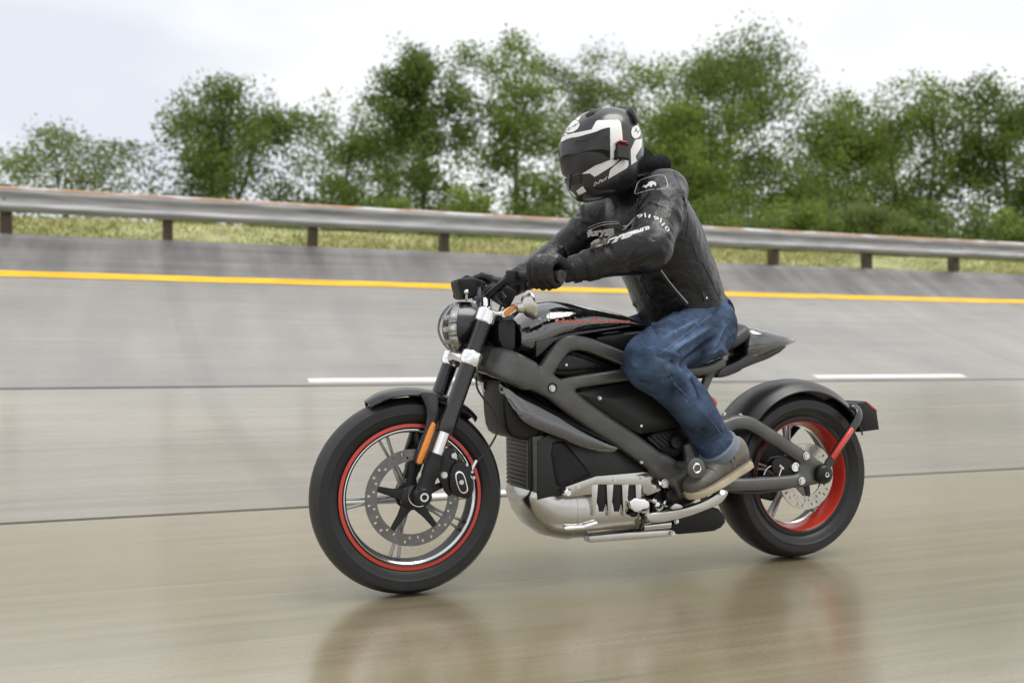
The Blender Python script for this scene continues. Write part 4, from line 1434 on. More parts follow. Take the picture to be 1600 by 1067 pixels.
for k in range(31):
    a = -PI / 2 + PI * k / 30
    path.append(RW_C + Vector((math.cos(a) * pr_, .12, math.sin(a) * pr_)))
for k in range(16):
    a = PI / 2 + PI * k / 15
    path.append(F_ + Vector((math.cos(a) * fr_, .12, math.sin(a) * fr_)))
b.tube(path, [(.012, .004)] * len(path), 6, loop=True, power=4)
b.obj('drive_belt', M_cable, bike)
# rear caliper
b = MB().plate(chaikin(T([(1205, 716), (1226, 712), (1238, 716), (1258, 720), (1260, 742), (1228, 746), (1205, 740)], -.115), 1), -.085, -.122, .005)
rc = b.obj('brake_caliper', M_blk, bike)
tag(rc, 'rear brake caliper')
MB().lathe([(.0, -.008), (.008, -.008), (.0095, -.004), (.011, -.004), (.0125, -.008), (.0165, -.008), (.018, -.003), (.018, .015), (0, .015)], U(1241, 729, -.125), (0, 1, 0), 28).obj('caliper_piston', M_sil, rc)
MB().tube(cr([U(1193, 742, -.11), U(1199, 731, -.112), U(1210, 727, -.115), U(1222, 729, -.118)], 5), .0028, 8).obj('brake_hose', M_rim, rc)
MB().tube([U(1217, 726, -.12), U(1223, 732, -.12)], [.006, .006], 10).obj('hose_fitting', M_bolt, rc)
MB().tube([U(1221, 731, -.12), U(1217, 744, -.12)], [.0035, .003], 10).obj('bleed_nipple', M_bolt, rc)
MB().tube(cr([U(1110, 758, -.13), U(1150, 769, -.13), U(1200, 768, -.13), U(1250, 757, -.13)], 5), .005, 8).obj('brake_line', M_cable, swing)

# rear mudguard: an arch round the tyre, its flanks stepped in
b = MB()
NA = 34
angs = [rad(a) for a in np.linspace(158, 30, NA + 1)]
def rg_row(a, t, inn):
    row = []
    tp2 = min(1, .55 + t * 2.2) if t < .2 else 1
    for k in range(19):
        f = -1 + 2 * k / 18
        y = f * .108
        af = abs(f)
        r = .345 - (.010 * (af / .62) ** 2 if af < .62 else .010 + .032 * ((af - .62) / .38) ** 1.3) + .012 * math.sin(t * PI) - inn
        if t > .9: r -= .01 * (t - .9) / .1
        row.append((RW_C.x + math.cos(a) * r, y * (1 - inn * 6), RW_C.z + math.sin(a) * r))
    return row
vo = [[b.bm.verts.new(p) for p in rg_row(a, i / NA, 0)] for i, a in enumerate(angs)]
vi = [[b.bm.verts.new(p) for p in rg_row(a, i / NA, .005)] for i, a in enumerate(angs)]
for i in range(NA):
    for k in range(18):
        b.bm.faces.new((vo[i][k], vo[i][k + 1], vo[i + 1][k + 1], vo[i + 1][k])); b.bm.faces.new((vi[i][k + 1], vi[i][k], vi[i + 1][k], vi[i + 1][k + 1]))
    b.bm.faces.new((vo[i][0], vo[i + 1][0], vi[i + 1][0], vi[i][0])); b.bm.faces.new((vo[i + 1][18], vo[i][18], vi[i][18], vi[i + 1][18]))
for k in range(18):
    b.bm.faces.new((vo[0][k + 1], vo[0][k], vi[0][k], vi[0][k + 1])); b.bm.faces.new((vo[NA][k], vo[NA][k + 1], vi[NA][k + 1], vi[NA][k]))
rguard = b.obj('mudguard', mat('wet_black_mudguard', (.018, .018, .020), .36, drops=.5, bump=.1, bscale=180), bike)
tag(rguard, 'rear mudguard arching over the tyre')
for x, y in ((1131, 646), (1157, 649)):
    bolt(x, y, -.12, .006, rguard)
# plate carrier
for sd in (-1, 1):
    q = [U(1292, 728, -.155), U(1304, 709, -.155), U(1325, 678, -.150), U(1340, 655, -.140), U(1341, 642, -.125), U(1333, 634, -.100)]
    q = [Vector((v.x, v.y * -sd, v.z)) for v in q]
    MB().tube(cr(q, 5), [(.007, .016)] * 26, 12, power=3).obj('plate_stay', M_semi, rguard)
    q = [U(1300, 716, -.163), U(1332, 669, -.158)]
    q = [Vector((v.x, v.y * -sd, v.z)) for v in q]
    d = (q[1] - q[0]).normalized()
    MB().tube([q[0], q[0] + d * .004, q[1] - d * .004, q[1]], [(.004, .007), (.006, .010), (.006, .009), (.004, .006)], 12, power=3).obj('side_reflector', M_redl, rguard)
tb = T([(1322, 631), (1351, 628), (1369, 641), (1373, 671), (1342, 675), (1330, 655)], -.07)
box_ = MB().plate(tb, -.075, .075, .006).obj('tail_light_box', M_plas, rguard)
MB().plate(T([(1352, 627), (1356, 628), (1371, 640), (1370, 644)], -.07), -.070, .070, .002).obj('tail_light', M_redl, rguard)

# ---------------------------------------------------------------- seat and tail
def loft(stations, n=28, power=2.6):
    """stations: x, z_top, z_bottom, half width"""
    b = MB()
    rings = []
    for x, zt, zb, hw in stations:
        ring = []
        for k in range(n):
            a = 2 * PI * k / n
            c, s = math.cos(a), math.sin(a)
            u = math.copysign(abs(c) ** (2 / power), c); v = math.copysign(abs(s) ** (2 / power), s)
            ring.append(b.bm.verts.new((x, u * hw, (zt + zb) / 2 + v * (zt - zb) / 2)))
        rings.append(ring)
    for A, B in zip(rings, rings[1:]):
        for k in range(n):
            b.bm.faces.new((A[k], A[(k + 1) % n], B[(k + 1) % n], B[k]))
    b.bm.faces.new(rings[0]); b.bm.faces.new(rings[-1])
    return b
def st_of(top, bot, hws, y_top, y_bot):
    out = []
    for (a, c), (d, e), hw in zip(top, bot, hws):
        p, q = U(a, c, y_top), U(d, e, y_bot)
        out.append(((p.x + q.x) / 2, p.z, q.z, hw))
    return out
seat = loft(cr([(.80, .868, .835, .075), (.88, .845, .80, .095), (.98, .822, .765, .115), (1.08, .822, .755, .125), (1.15, .842, .765, .125), (1.205, .868, .790, .115), (1.222, .866, .80, .105)], 4), 28, 2.8).obj('seat', M_seat, bike, angle=60)
tail = loft(cr([(1.215, .846, .725, .085), (1.235, .862, .722, .105), (1.28, .858, .732, .112), (1.34, .847, .757, .108), (1.41, .832, .782, .088), (1.465, .820, .798, .052), (1.482, .815, .804, .030)], 4), 28, 2.8).obj('tail_cowl', M_gloss, bike, angle=60)
panel('tail_underside', [(1120, 590), (1128, 574), (1150, 566), (1170, 553), (1184, 545), (1236, 536), (1214, 556), (1163, 575), (1156, 581), (1132, 590)], -.095, 0, M_semi, bike, .006, 1)
panel('subframe_rail', [(1030, 582), (1080, 574), (1128, 566), (1136, 572), (1122, 590), (1080, 592), (1040, 596)], -.092, 0, M_blk, bike, .006, 1)
MB().plate(chaikin(T([(1106, 618), (1116, 622), (1120, 632), (1112, 636), (1104, 628)], -.08), 1), -.05, -.09, .004).obj('shock_spring', M_redl, bike)
MB().tube([U(1096, 612, -.02), U(1118, 660, -.02)], [.022, .022], 14).obj('shock_absorber', M_blk, bike)
# ================================================================== THE RIDER
def cloth_mat(name, color, rough, weave=0.0, wscale=900, crease=.35, cscale=16, var=.25, vscale=7, spec=.5, drops=0.0, fade=None):
    m = mat(name, color, rough, var=var, vscale=vscale, spec=spec, drops=drops)
    nt = m.node_tree; b = nt.nodes['Principled BSDF']; N = nt.nodes.new
    tcn = N('ShaderNodeTexCoord')
    old = b.inputs['Normal'].links[0].from_socket if b.inputs['Normal'].links else None
    n1 = N('ShaderNodeTexNoise'); n1.inputs['Scale'].default_value = cscale; n1.inputs['Detail'].default_value = 6; n1.inputs['Distortion'].default_value = 1.6
    n1.inputs['Roughness'].default_value = .6
    nt.links.new(tcn.outputs['Object'], n1.inputs['Vector'])
    b1 = N('ShaderNodeBump'); b1.inputs['Strength'].default_value = crease; b1.inputs['Distance'].default_value = .02
    nt.links.new(n1.outputs['Fac'], b1.inputs['Height'])
    if old: nt.links.new(old, b1.inputs['Normal'])
    last = b1
    if weave:
        n2 = N('ShaderNodeTexNoise'); n2.inputs['Scale'].default_value = wscale; n2.inputs['Detail'].default_value = 2
        nt.links.new(tcn.outputs['Object'], n2.inputs['Vector'])
        b2 = N('ShaderNodeBump'); b2.inputs['Strength'].default_value = weave; b2.inputs['Distance'].default_value = .002
        nt.links.new(n2.outputs['Fac'], b2.inputs['Height']); nt.links.new(last.outputs['Normal'], b2.inputs['Normal'])
        last = b2
    nt.links.new(last.outputs['Normal'], b.inputs['Normal'])
    return m
M_leather = cloth_mat('black_leather', (.006, .006, .007), .25, weave=.16, wscale=300, crease=.42, cscale=11, var=.3, spec=.38)
M_glove = cloth_mat('glove_leather', (.006, .006, .007), .40, weave=.4, wscale=380, crease=.30, cscale=40, spec=.4)
M_denim = cloth_mat('blue_denim', (.040, .064, .118), .85, weave=.6, wscale=620, crease=.55, cscale=20, var=.62, vscale=11, spec=.2)
def add_wear_shade(m, lo, hi):
    """cloth rubbed pale on its ridges, with fold shading painted dark into the valleys"""
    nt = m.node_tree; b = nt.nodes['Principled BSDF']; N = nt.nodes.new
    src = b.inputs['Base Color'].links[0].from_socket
    a = N('ShaderNodeAttribute'); a.attribute_name = 'wear_shade'
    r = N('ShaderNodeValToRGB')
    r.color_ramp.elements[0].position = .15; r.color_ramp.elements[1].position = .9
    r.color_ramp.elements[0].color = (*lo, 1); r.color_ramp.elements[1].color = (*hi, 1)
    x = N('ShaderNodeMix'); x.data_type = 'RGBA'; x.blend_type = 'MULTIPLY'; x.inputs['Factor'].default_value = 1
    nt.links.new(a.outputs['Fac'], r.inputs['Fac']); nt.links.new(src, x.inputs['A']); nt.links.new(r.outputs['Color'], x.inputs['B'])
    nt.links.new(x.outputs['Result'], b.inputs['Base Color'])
add_wear_shade(M_denim, (.42, .42, .47), (2.1, 2.05, 1.95))  # ridge fading plus painted fold shading, both in the denim colour
M_knit = cloth_mat('black_knit', (.006, .006, .007), .92, weave=.6, wscale=500, crease=.5, cscale=14, spec=.15)
M_shoe = cloth_mat('wet_brown_leather', (.125, .115, .102), .45, weave=.2, wscale=300, crease=.25, cscale=24, var=.35, vscale=11)
M_suede = cloth_mat('grey_suede', (.20, .185, .16), .75, weave=.3, crease=.2, cscale=26, var=.25)
M_cuff = cloth_mat('denim_turn_up', (.20, .235, .29), .9, weave=.5, wscale=620, crease=.2, cscale=30, spec=.2)
M_sole = mat('cream_sole', (.44, .38, .27), .65, var=.2, vscale=14)
M_skin = mat('skin', (.46, .27, .19), .5)
M_thread = mat('white_thread', (.62, .62, .62), .6)
M_stitch = mat('denim_stitching', (.15, .18, .24), .8)
M_hblack = mat('helmet_black', (.014, .014, .016), .30, coat=.35, drops=.2)
M_hwhite = mat('helmet_white', (.80, .80, .80), .28, coat=.4)
M_visor = mat('smoked_visor', (.004, .004, .005), .05, coat=1.0, spec=.7, bump=.02, bscale=6)
M_pod = mat('intercom_black', (.010, .010, .011), .40)

person = empty('person', (1.06, 0, .80))
tag(person, 'rider in black leather jacket, blue jeans and white patterned helmet astride the motorcycle', 'person')

def V3(*a):
    return Vector(a)
def ysym(p):
    return Vector((p[0], -p[1], p[2]))
SH = V3(.832, -.185, 1.300); EL = V3(.668, -.345, 1.085)
GC = STEER @ (GI + GD * .074)
fwd_h = Vector((-GD.y, GD.x, 0)); fwd_h = fwd_h if fwd_h.x < 0 else -fwd_h
fwd_h.normalize()
WR = GC - fwd_h * .098 + V3(.006, -.012, .024)
GCr = STEER @ mir(GI + GD * .074, 1)
WRr = GCr + V3(.098 * -fwd_h.x, .098 * fwd_h.y * 1 - .0, .024)
ELr = V3(.700, .355, 1.135); SHr = ysym(SH)
HIP = V3(1.045, -.095, .845); KN = V3(.722, -.238, .742); AN = V3(1.012, -.205, .440)
torso = [(1.050, .850, .150, .125), (1.022, .900, .178, .150), (.990, .970, .186, .150), (.945, 1.060, .200, .152), (.895, 1.160, .212, .155), (.856, 1.250, .203, .143), (.832, 1.320, .163, .114), (.812, 1.375, .098, .090)]

def limb(b, pts, rr, n=18):
    P = cr([(p[0], p[1], p[2], r[0], r[1]) for p, r in zip(pts, [(r, r) if not isinstance(r, tuple) else r for r in rr])], 5)
    b.tube([tuple(q[:3]) for q in P], [(q[3], q[4]) for q in P], n, ref=(.13, .99, .05), dome=.8)

HC = U(941, 236, -.015)                                  # helmet centre
# one continuous body under the clothes
b = MB()
limb(b, [(x, 0, z) for x, z, a, c in torso], [(a - .022, c - .022) for x, z, a, c in torso])
limb(b, [(.83, 0, 1.33), (.79, -.005, 1.40), (HC.x + .02, -.01, HC.z - .02)], [.060, .056, .060])
b.ball((HC.x + .005, HC.y, HC.z - .01), .098, 12, (1.0, .82, 1.2))
for s_, e_, w_, g_ in ((SH, EL, WR, GC), (SHr, ELr, WRr, GCr)):
    limb(b, [s_, (s_ + e_) / 2, e_, (e_ + w_) / 2, w_], [.058, .050, .044, .040, .030])
for sd in (1, -1):
    f_ = lambda p: Vector((p.x, p.y * sd, p.z))
    limb(b, [f_(HIP), f_((HIP + KN) / 2), f_(KN), f_((KN + AN) / 2 + V3(.02, 0, .01)), f_(AN), f_(AN + V3(-.02, 0, -.03))], [.085, .078, .060, .056, .040, .036])
body = solid(b, 'body', .014, M_skin, person, 6)

def creases(P, N_, segs):
    d_all = np.zeros(len(P))
    for a, c, w, h in segs:
        a, c = np.array(a), np.array(c)
        ac = c - a
        t = np.clip(((P - a) @ ac) / max(ac @ ac, 1e-9), 0, 1)
        d = np.linalg.norm(P - (a + t[:, None] * ac), axis=1)
        env = np.sin(np.clip(t, .02, .98) * PI) ** .5
        d_all += h * env * np.exp(-(d / w) ** 2)
    return d_all

def limb_creases(rg, p0, p1, r, n, t0, t1, w, h, slant=.5, span=1.6, phi=None):
    """short folds wrapping diagonally round a limb"""
    p0, p1 = Vector(p0), Vector(p1)
    ax = (p1 - p0); L = ax.length; ax.normalize()
    e1 = ax.orthogonal().normalized(); e2 = ax.cross(e1)
    out = []
    for _ in range(n):
        t = rg.uniform(t0, t1); ph = rg.uniform(0, 2 * PI) if phi is None else rg.normal(phi, .5)
        sl = rg.uniform(-slant, slant); sp = rg.uniform(.5, 1) * span
        hh = h * rg.choice([-1, 1], p=[.45, .55]) * rg.uniform(.5, 1); ww = w * rg.uniform(.7, 1.3)
        prev = None
        for k in range(5):
            f = k / 4 - .5
            a = ph + sp * f
            q = p0 + ax * (t * L + sl * f * r * 2) + (e1 * math.cos(a) + e2 * math.sin(a)) * r
            if prev is not None:
                out.append((prev, tuple(q), ww, hh * (1 - abs(f) * .8)))
            prev = tuple(q)
    return out

def garment(me, name, m, segs, amp=.004, freq=9.0, amp2=.0015, freq2=28.0, parent=None, seed=0):
    n = len(me.vertices)
    P = np.empty(n * 3); me.vertices.foreach_get('co', P); P = P.reshape(-1, 3)
    N_ = np.array([v.normal[:] for v in me.vertices])
    d = creases(P, N_, segs)
    d += np.array([mnoise.noise((p[0] * freq + seed, p[1] * freq, p[2] * freq)) * amp + mnoise.noise((p[0] * freq2, p[1] * freq2 + seed, p[2] * freq2)) * amp2 for p in P])
    P = P + N_ * d[:, None]
    me.vertices.foreach_set('co', P.ravel()); me.update()
    at_ = me.attributes.new('wear_shade', 'FLOAT', 'POINT')
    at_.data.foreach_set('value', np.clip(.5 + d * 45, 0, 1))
    me.materials.clear(); me.materials.append(m)
    finish(me, True, None)
    me.name = name
    return link(name, me, parent)

# ---------------------------------------------------------------- jacket
rg = np.random.default_rng(5)
b = MB()
limb(b, [(x, 0, z) for x, z, a, c in torso[1:]], [(a, c) for x, z, a, c in torso[1:]], 28)
b.ball((.838, -.15, 1.300), .086, 10, (1.05, 1, .95)); b.ball((.838, .15, 1.300), .086, 10, (1.05, 1, .95))
for s_, e_, w_ in ((SH, EL, WR), (SHr, ELr, WRr)):
    ed = (e_ - s_).normalized()
    wd = (w_ - e_).normalized()
    limb(b, [s_ + V3(.01, -s_.y * .25, 0), s_ + ed * .08, (s_ + e_) / 2, e_ - ed * .04, e_ + ed * .012 - wd * .006, e_ + wd * .06, (e_ + w_) / 2, w_ - wd * .045], [.084, .081, .076, .072, .070, .069, .059, .048])
jm = solid(b, 'jacket', .0062, None, False, 5)
segs = []
for s_, e_, w_ in ((SH, EL, WR), (SHr, ELr, WRr)):
    segs += limb_creases(rg, s_, e_, .080, 18, .30, 1.0, .0075, .0085)
    segs += limb_creases(rg, e_, w_, .066, 18, .0, .85, .0070, .0075, slant=.8)
    segs += limb_creases(rg, s_, e_, .084, 9, .0, .5, .009, .009, slant=.9)
t0, t1 = Vector((1.015, 0, .90)), Vector((.87, 0, 1.25))
for sd in (-1, 1):
    off = Vector((0, sd * .1, 0))
    segs += limb_creases(rg, t0 + off, t1 + off, .14, 30, .0, .85, .0095, .0090, slant=.9, span=1.2)
jacket = garment(jm, 'jacket', M_leather, segs, .005, 8.0, .0016, 26.0, person)
dg = bpy.context.evaluated_depsgraph_get()
jb = BVHTree.FromObject(jacket, dg)

def ray_px(px, py):
    return (RIGHT * ((px - 800) / FPX) + FWD + Vector((0, 0, (HORIZON - py) / FPX))).normalized()
def on(bvh, px, py, lift=.001):
    """point of a garment that the photograph shows at this pixel"""
    d = ray_px(px, py)
    h = bvh.ray_cast(CAM_POS, d, 12)
    return None if h[0] is None else h[0] - d * lift
def near(bvh, px, py, lift=.001, y=-.02):
    """as on(), falling back to the closest point of the surface"""
    p = on(bvh, px, py, lift)
    return p if p is not None else bvh.find_nearest(U(px, py, y))[0]
def seam(name, pxs, bvh, r, m, parent, lift=.001, n=6):
    pts = [on(bvh, a, c, lift) for a, c in (tuple(q) for q in cr(pxs, n))]
    pts = [p for p in pts if p is not None]
    run = [pts[0]]
    for p in pts[1:]:
        if (p - run[-1]).length < .12: run.append(p)
    if len(run) < 3: return None
    return MB().tube(run, r, 6, ref=(.3, .9, .2)).obj(name, m, parent)

# collar, hem band, zip and seams
b = MB()
ring = [(.822 + .092 * math.cos(a) * 1.0, .098 * math.sin(a), 1.372 + .030 * math.cos(a)) for a in np.linspace(0, 2 * PI, 28, endpoint=False)]
b.tube(ring, [(.011, .026)] * 28, 10, ref=(0, 0, 1), loop=True)
b.obj('collar', M_leather, jacket)
b = MB()
hx, hz, ha, hc2 = torso[1][0] + .012, torso[1][1] - .024, torso[1][2], torso[1][3]
dirt = Vector((torso[2][0] - torso[1][0], 0, torso[2][1] - torso[1][1])).normalized()
per = Vector((dirt.z, 0, -dirt.x))
ring = [Vector((hx, 0, hz)) + per * (hc2 * .99) * math.cos(a) + Vector((0, ha * .985, 0)) * math.sin(a) for a in np.linspace(0, 2 * PI, 44, endpoint=False)]
b.tube(ring, [(.030, .010)] * 44, 10, ref=tuple(dirt), loop=True)
b.obj('waistband', M_knit, jacket)
seam('zip_pocket', [(1030, 424), (1043, 442), (1058, 460), (1072, 477)], jb, .0042, M_blk, jacket, .0)
seam('pocket_piping', [(1033, 422), (1046, 440), (1061, 458), (1075, 474)], jb, .0016, M_thread, jacket, .0005)
for q in ([(1060, 395), (1072, 420), (1090, 446), (1110, 478)], [(1078, 370), (1090, 405), (1098, 412), (1112, 440), (1126, 470)], [(1050, 262), (1066, 300), (1075, 340), (1072, 372)],
          [(925, 426), (955, 420), (1000, 404), (1030, 386)], [(1000, 436), (1018, 470), (1030, 492)], [(955, 330), (975, 315), (1000, 312), (1040, 325)]):
    seam('seam', q, jb, .0017, M_leather, jacket, .0)
b = MB()
pt_ = [on(jb, a, c, .002) for a, c in ((1098, 464), (1114, 456), (1124, 452), (1128, 468), (1106, 480))]
if all(p is not None for p in pt_):
    tab = MB().tube([pt_[0], (pt_[0] + pt_[2]) / 2, pt_[2] + V3(0, 0, -.01)], [(.003, .016)] * 3, 10, ref=(.3, -.9, .1), power=4).obj('waist_tab', M_leather, jacket)
    MB().ball(on(jb, 1104, 466, .005), .004, 6).obj('snap_button', M_bolt, jacket)
# shoulder patch with its outline and leaping animal emblem, lettering
patch = [(992, 299), (998, 284), (1015, 277), (1032, 274), (1040, 278), (1041, 294), (1015, 297), (994, 303)]
seam('patch_edge', patch + [patch[0]], jb, .0011, M_thread, jacket, .001, 5)
def decal(name, poly, bvh, m, parent, lift=.0010, step=1.6, mirror=None):
    """flat print laid on a curved surface"""
    P = np.array(poly, float); n_ = len(P); pts = []
    for i in range(n_):
        sg = P[(i + 1) % n_] - P[i]; k = max(1, int(np.linalg.norm(sg) / step))
        pts += [tuple(P[i] + sg * j / k) for j in range(k)]
    nb_ = len(pts); B = np.array(pts)
    x0, y0 = P.min(0); x1, y1 = P.max(0)
    y = y0
    while y < y1:
        x = x0
        while x < x1:
            if inside(x, y, poly) and np.hypot(*(B - np.array((x, y))).T).min() > step * .5: pts.append((x, y))
            x += step
        y += step
    vs, ed, fc, *_ = delaunay_2d_cdt([Vector(p) for p in pts], [(i, (i + 1) % nb_) for i in range(nb_)], [list(range(nb_))], 1, 1e-6)
    t = bmesh.new(); vv = []
    for v in vs:
        p = on(bvh, v.x, v.y, lift)
        vv.append(None if p is None else t.verts.new(p if mirror is None else mirror @ p))
    for f in fc:
        if all(vv[i] is not None for i in f):
            q = [vv[i] for i in f]
            if max((q[a].co - q[a - 1].co).length for a in range(3)) < .03:
                t.faces.new(q)
    for v in [v for v in t.verts if not v.link_faces]: t.verts.remove(v)
    bmesh.ops.recalc_face_normals(t, faces=t.faces[:])
    me = bpy.data.meshes.new(name); t.to_mesh(me); t.free(); me.materials.append(m); finish(me, True, None)
    return link(name, me, parent)
cat_ = [(1003.5, 293), (1006, 289.5), (1009, 290), (1012, 287.5), (1013.5, 285), (1018, 283), (1023, 284), (1025.5, 287), (1025, 291), (1022.8, 290.5), (1022, 288), (1019.5, 289), (1018, 292.5), (1015.5, 292), (1015.5, 290), (1012, 291.5), (1009.5, 294), (1007, 293.2), (1008, 291.2)]
decal('emblem', cat_, jb, M_thread, jacket)
lettering('sleeve_lettering', '39|', M_thread, jacket, jb, U(991, 340, -.36), U(1011, 338, -.36), .0175, FWD, up=(.05, 0, 1), off=.0012)
lettering('sleeve_lettering', '19|', M_thread, jacket, jb, U(1013, 341, -.36), U(1031, 350, -.36), .0175, FWD, up=(.42, 0, 1), off=.0012)
lettering('sleeve_lettering', '10', M_thread, jacket, jb, U(1031, 354, -.36), U(1040, 366, -.36), .0165, FWD, up=(.9, 0, .8), off=.0012)
lettering('forearm_lettering', 'furygan', M_thread, jacket, jb, U(921, 390, -.36), U(1012, 363, -.36), .027, FWD, up=(.25, 0, 1), outline=.045, off=.0008)
lettering('chest_lettering', 'furygan', M_thread, jacket, jb, U(917, 374, -.15), U(968, 366, -.15), .030, FWD, up=(.05, 0, 1), outline=.045, off=.0008)
seam('chest_line', [(918, 361), (940, 352), (968, 349)], jb, .0012, M_thread, jacket, .0008)
seam('chest_line', [(919, 356), (940, 348), (967, 346)], jb, .0010, M_thread, jacket, .0008)

# ---------------------------------------------------------------- jeans
b = MB()
limb(b, [(1.005, 0, .945), (1.03, 0, .90), (1.062, 0, .855), (1.085, 0, .825)], [(.165, .135), (.175, .145), (.178, .135), (.165, .110)], 28)
for sd in (1, -1):
    f_ = lambda p: Vector((p.x, p.y * sd, p.z))
    limb(b, [f_(HIP + V3(.01, .01, .01)), f_(HIP * .72 + KN * .28), f_(HIP * .4 + KN * .6 + V3(0, 0, .006)), f_(KN + V3(.014, 0, .010)), f_(KN + V3(.002, 0, -.022)), f_(KN * .8 + AN * .2 + V3(.012, 0, -.004)),
              f_(KN * .5 + AN * .5 + V3(.024, 0, .010)), f_(KN * .2 + AN * .8 + V3(.012, 0, .006)), f_(AN + V3(.004, 0, .004))], [.114, .103, .092, .082, .079, .074, .072, .065, .062])
pm = solid(b, 'jeans', .0058, None, False, 5)
segs = []
tmp = bpy.data.objects.new('tmp', pm); COL.objects.link(tmp)
pb = BVHTree.FromObject(tmp, bpy.context.evaluated_depsgraph_get())
bpy.data.objects.remove(tmp)
for (a, c), (d_, e), w_, h_ in (((1108, 512), (1048, 548), .009, .019), ((1092, 500), (1036, 530), .008, .014), ((1116, 528), (1062, 572), .009, -.016), ((1122, 545), (1075, 590), .008, .016),
        ((1046, 575), (992, 572), .007, .018), ((1052, 588), (1000, 596), .007, -.018), ((1056, 602), (1006, 616), .007, .019), ((1064, 614), (1018, 636), .007, -.016), ((1072, 628), (1030, 652), .007, .016),
        ((1090, 645), (1056, 678), .007, .014), ((1112, 660), (1080, 690), .006, -.014), ((1128, 668), (1096, 700), .006, .016), ((1140, 515), (1128, 555), .008, -.019), ((1130, 505), (1112, 545), .008, .018),
        ((1030, 500), (1012, 520), .007, .014), ((1060, 497), (1095, 512), .006, .014), ((1020, 545), (985, 548), .006, .011), ((1026, 556), (1052, 566), .005, -.016), ((1034, 548), (1060, 556), .005, .016)):
    h1, h2 = pb.ray_cast(CAM_POS, (RIGHT * ((a - 800) / FPX) + FWD + Vector((0, 0, (HORIZON - c) / FPX))).normalized(), 12), pb.ray_cast(CAM_POS, (RIGHT * ((d_ - 800) / FPX) + FWD + Vector((0, 0, (HORIZON - e) / FPX))).normalized(), 12)
    if h1[0] is not None and h2[0] is not None:
        for sd in (1, -1):
            segs.append(((h1[0].x, h1[0].y * sd, h1[0].z), (h2[0].x, h2[0].y * sd, h2[0].z), w_, h_))
for sd in (1, -1):
    f_ = lambda p: Vector((p.x, p.y * sd, p.z))
    segs += limb_creases(rg, f_(HIP), f_(KN), .108, 20, .0, .6, .009, .011, slant=1.2, span=1.3)
    segs += limb_creases(rg, f_(HIP), f_(KN), .096, 14, .65, 1.0, .008, .010, slant=.7, span=1.4)
    segs += limb_creases(rg, f_(KN), f_(AN), .082, 22, .05, .6, .008, .011, slant=1.0, span=1.4)
    segs += limb_creases(rg, f_(KN), f_(AN), .072, 14, .6, 1.0, .008, .009, slant=.8, span=1.5)
jeans = garment(pm, 'jeans', M_denim, segs, .004, 9.0, .0012, 30.0, person, 3)
db = BVHTree.FromObject(jeans, bpy.context.evaluated_depsgraph_get())
for q in ([(1112, 492), (1090, 508), (1065, 527), (1035, 550), (1030, 553)], [(1030, 557), (1042, 580), (1050, 592)], [(1052, 598), (1080, 625), (1110, 655), (1128, 680)], [(1136, 505), (1126, 522), (1122, 545), (1130, 556)], [(1026, 495), (1050, 500), (1082, 515)]):
    seam('stitching', q, db, .0010, M_stitch, jeans, .0006)
for sd in (1, -1):
    f_ = lambda p: Vector((p.x, p.y * sd, p.z))
    d = f_(AN - KN).normalized()
    q = f_(AN + V3(.004, 0, .004)) + d * .022
    MB().tube([q - d * .030, q - d * .026, q + d * .004, q + d * .008], [.069, .0735, .0725, .068], 26, ref=(0, 1, 0)).obj('turn_up', M_cuff, jeans)

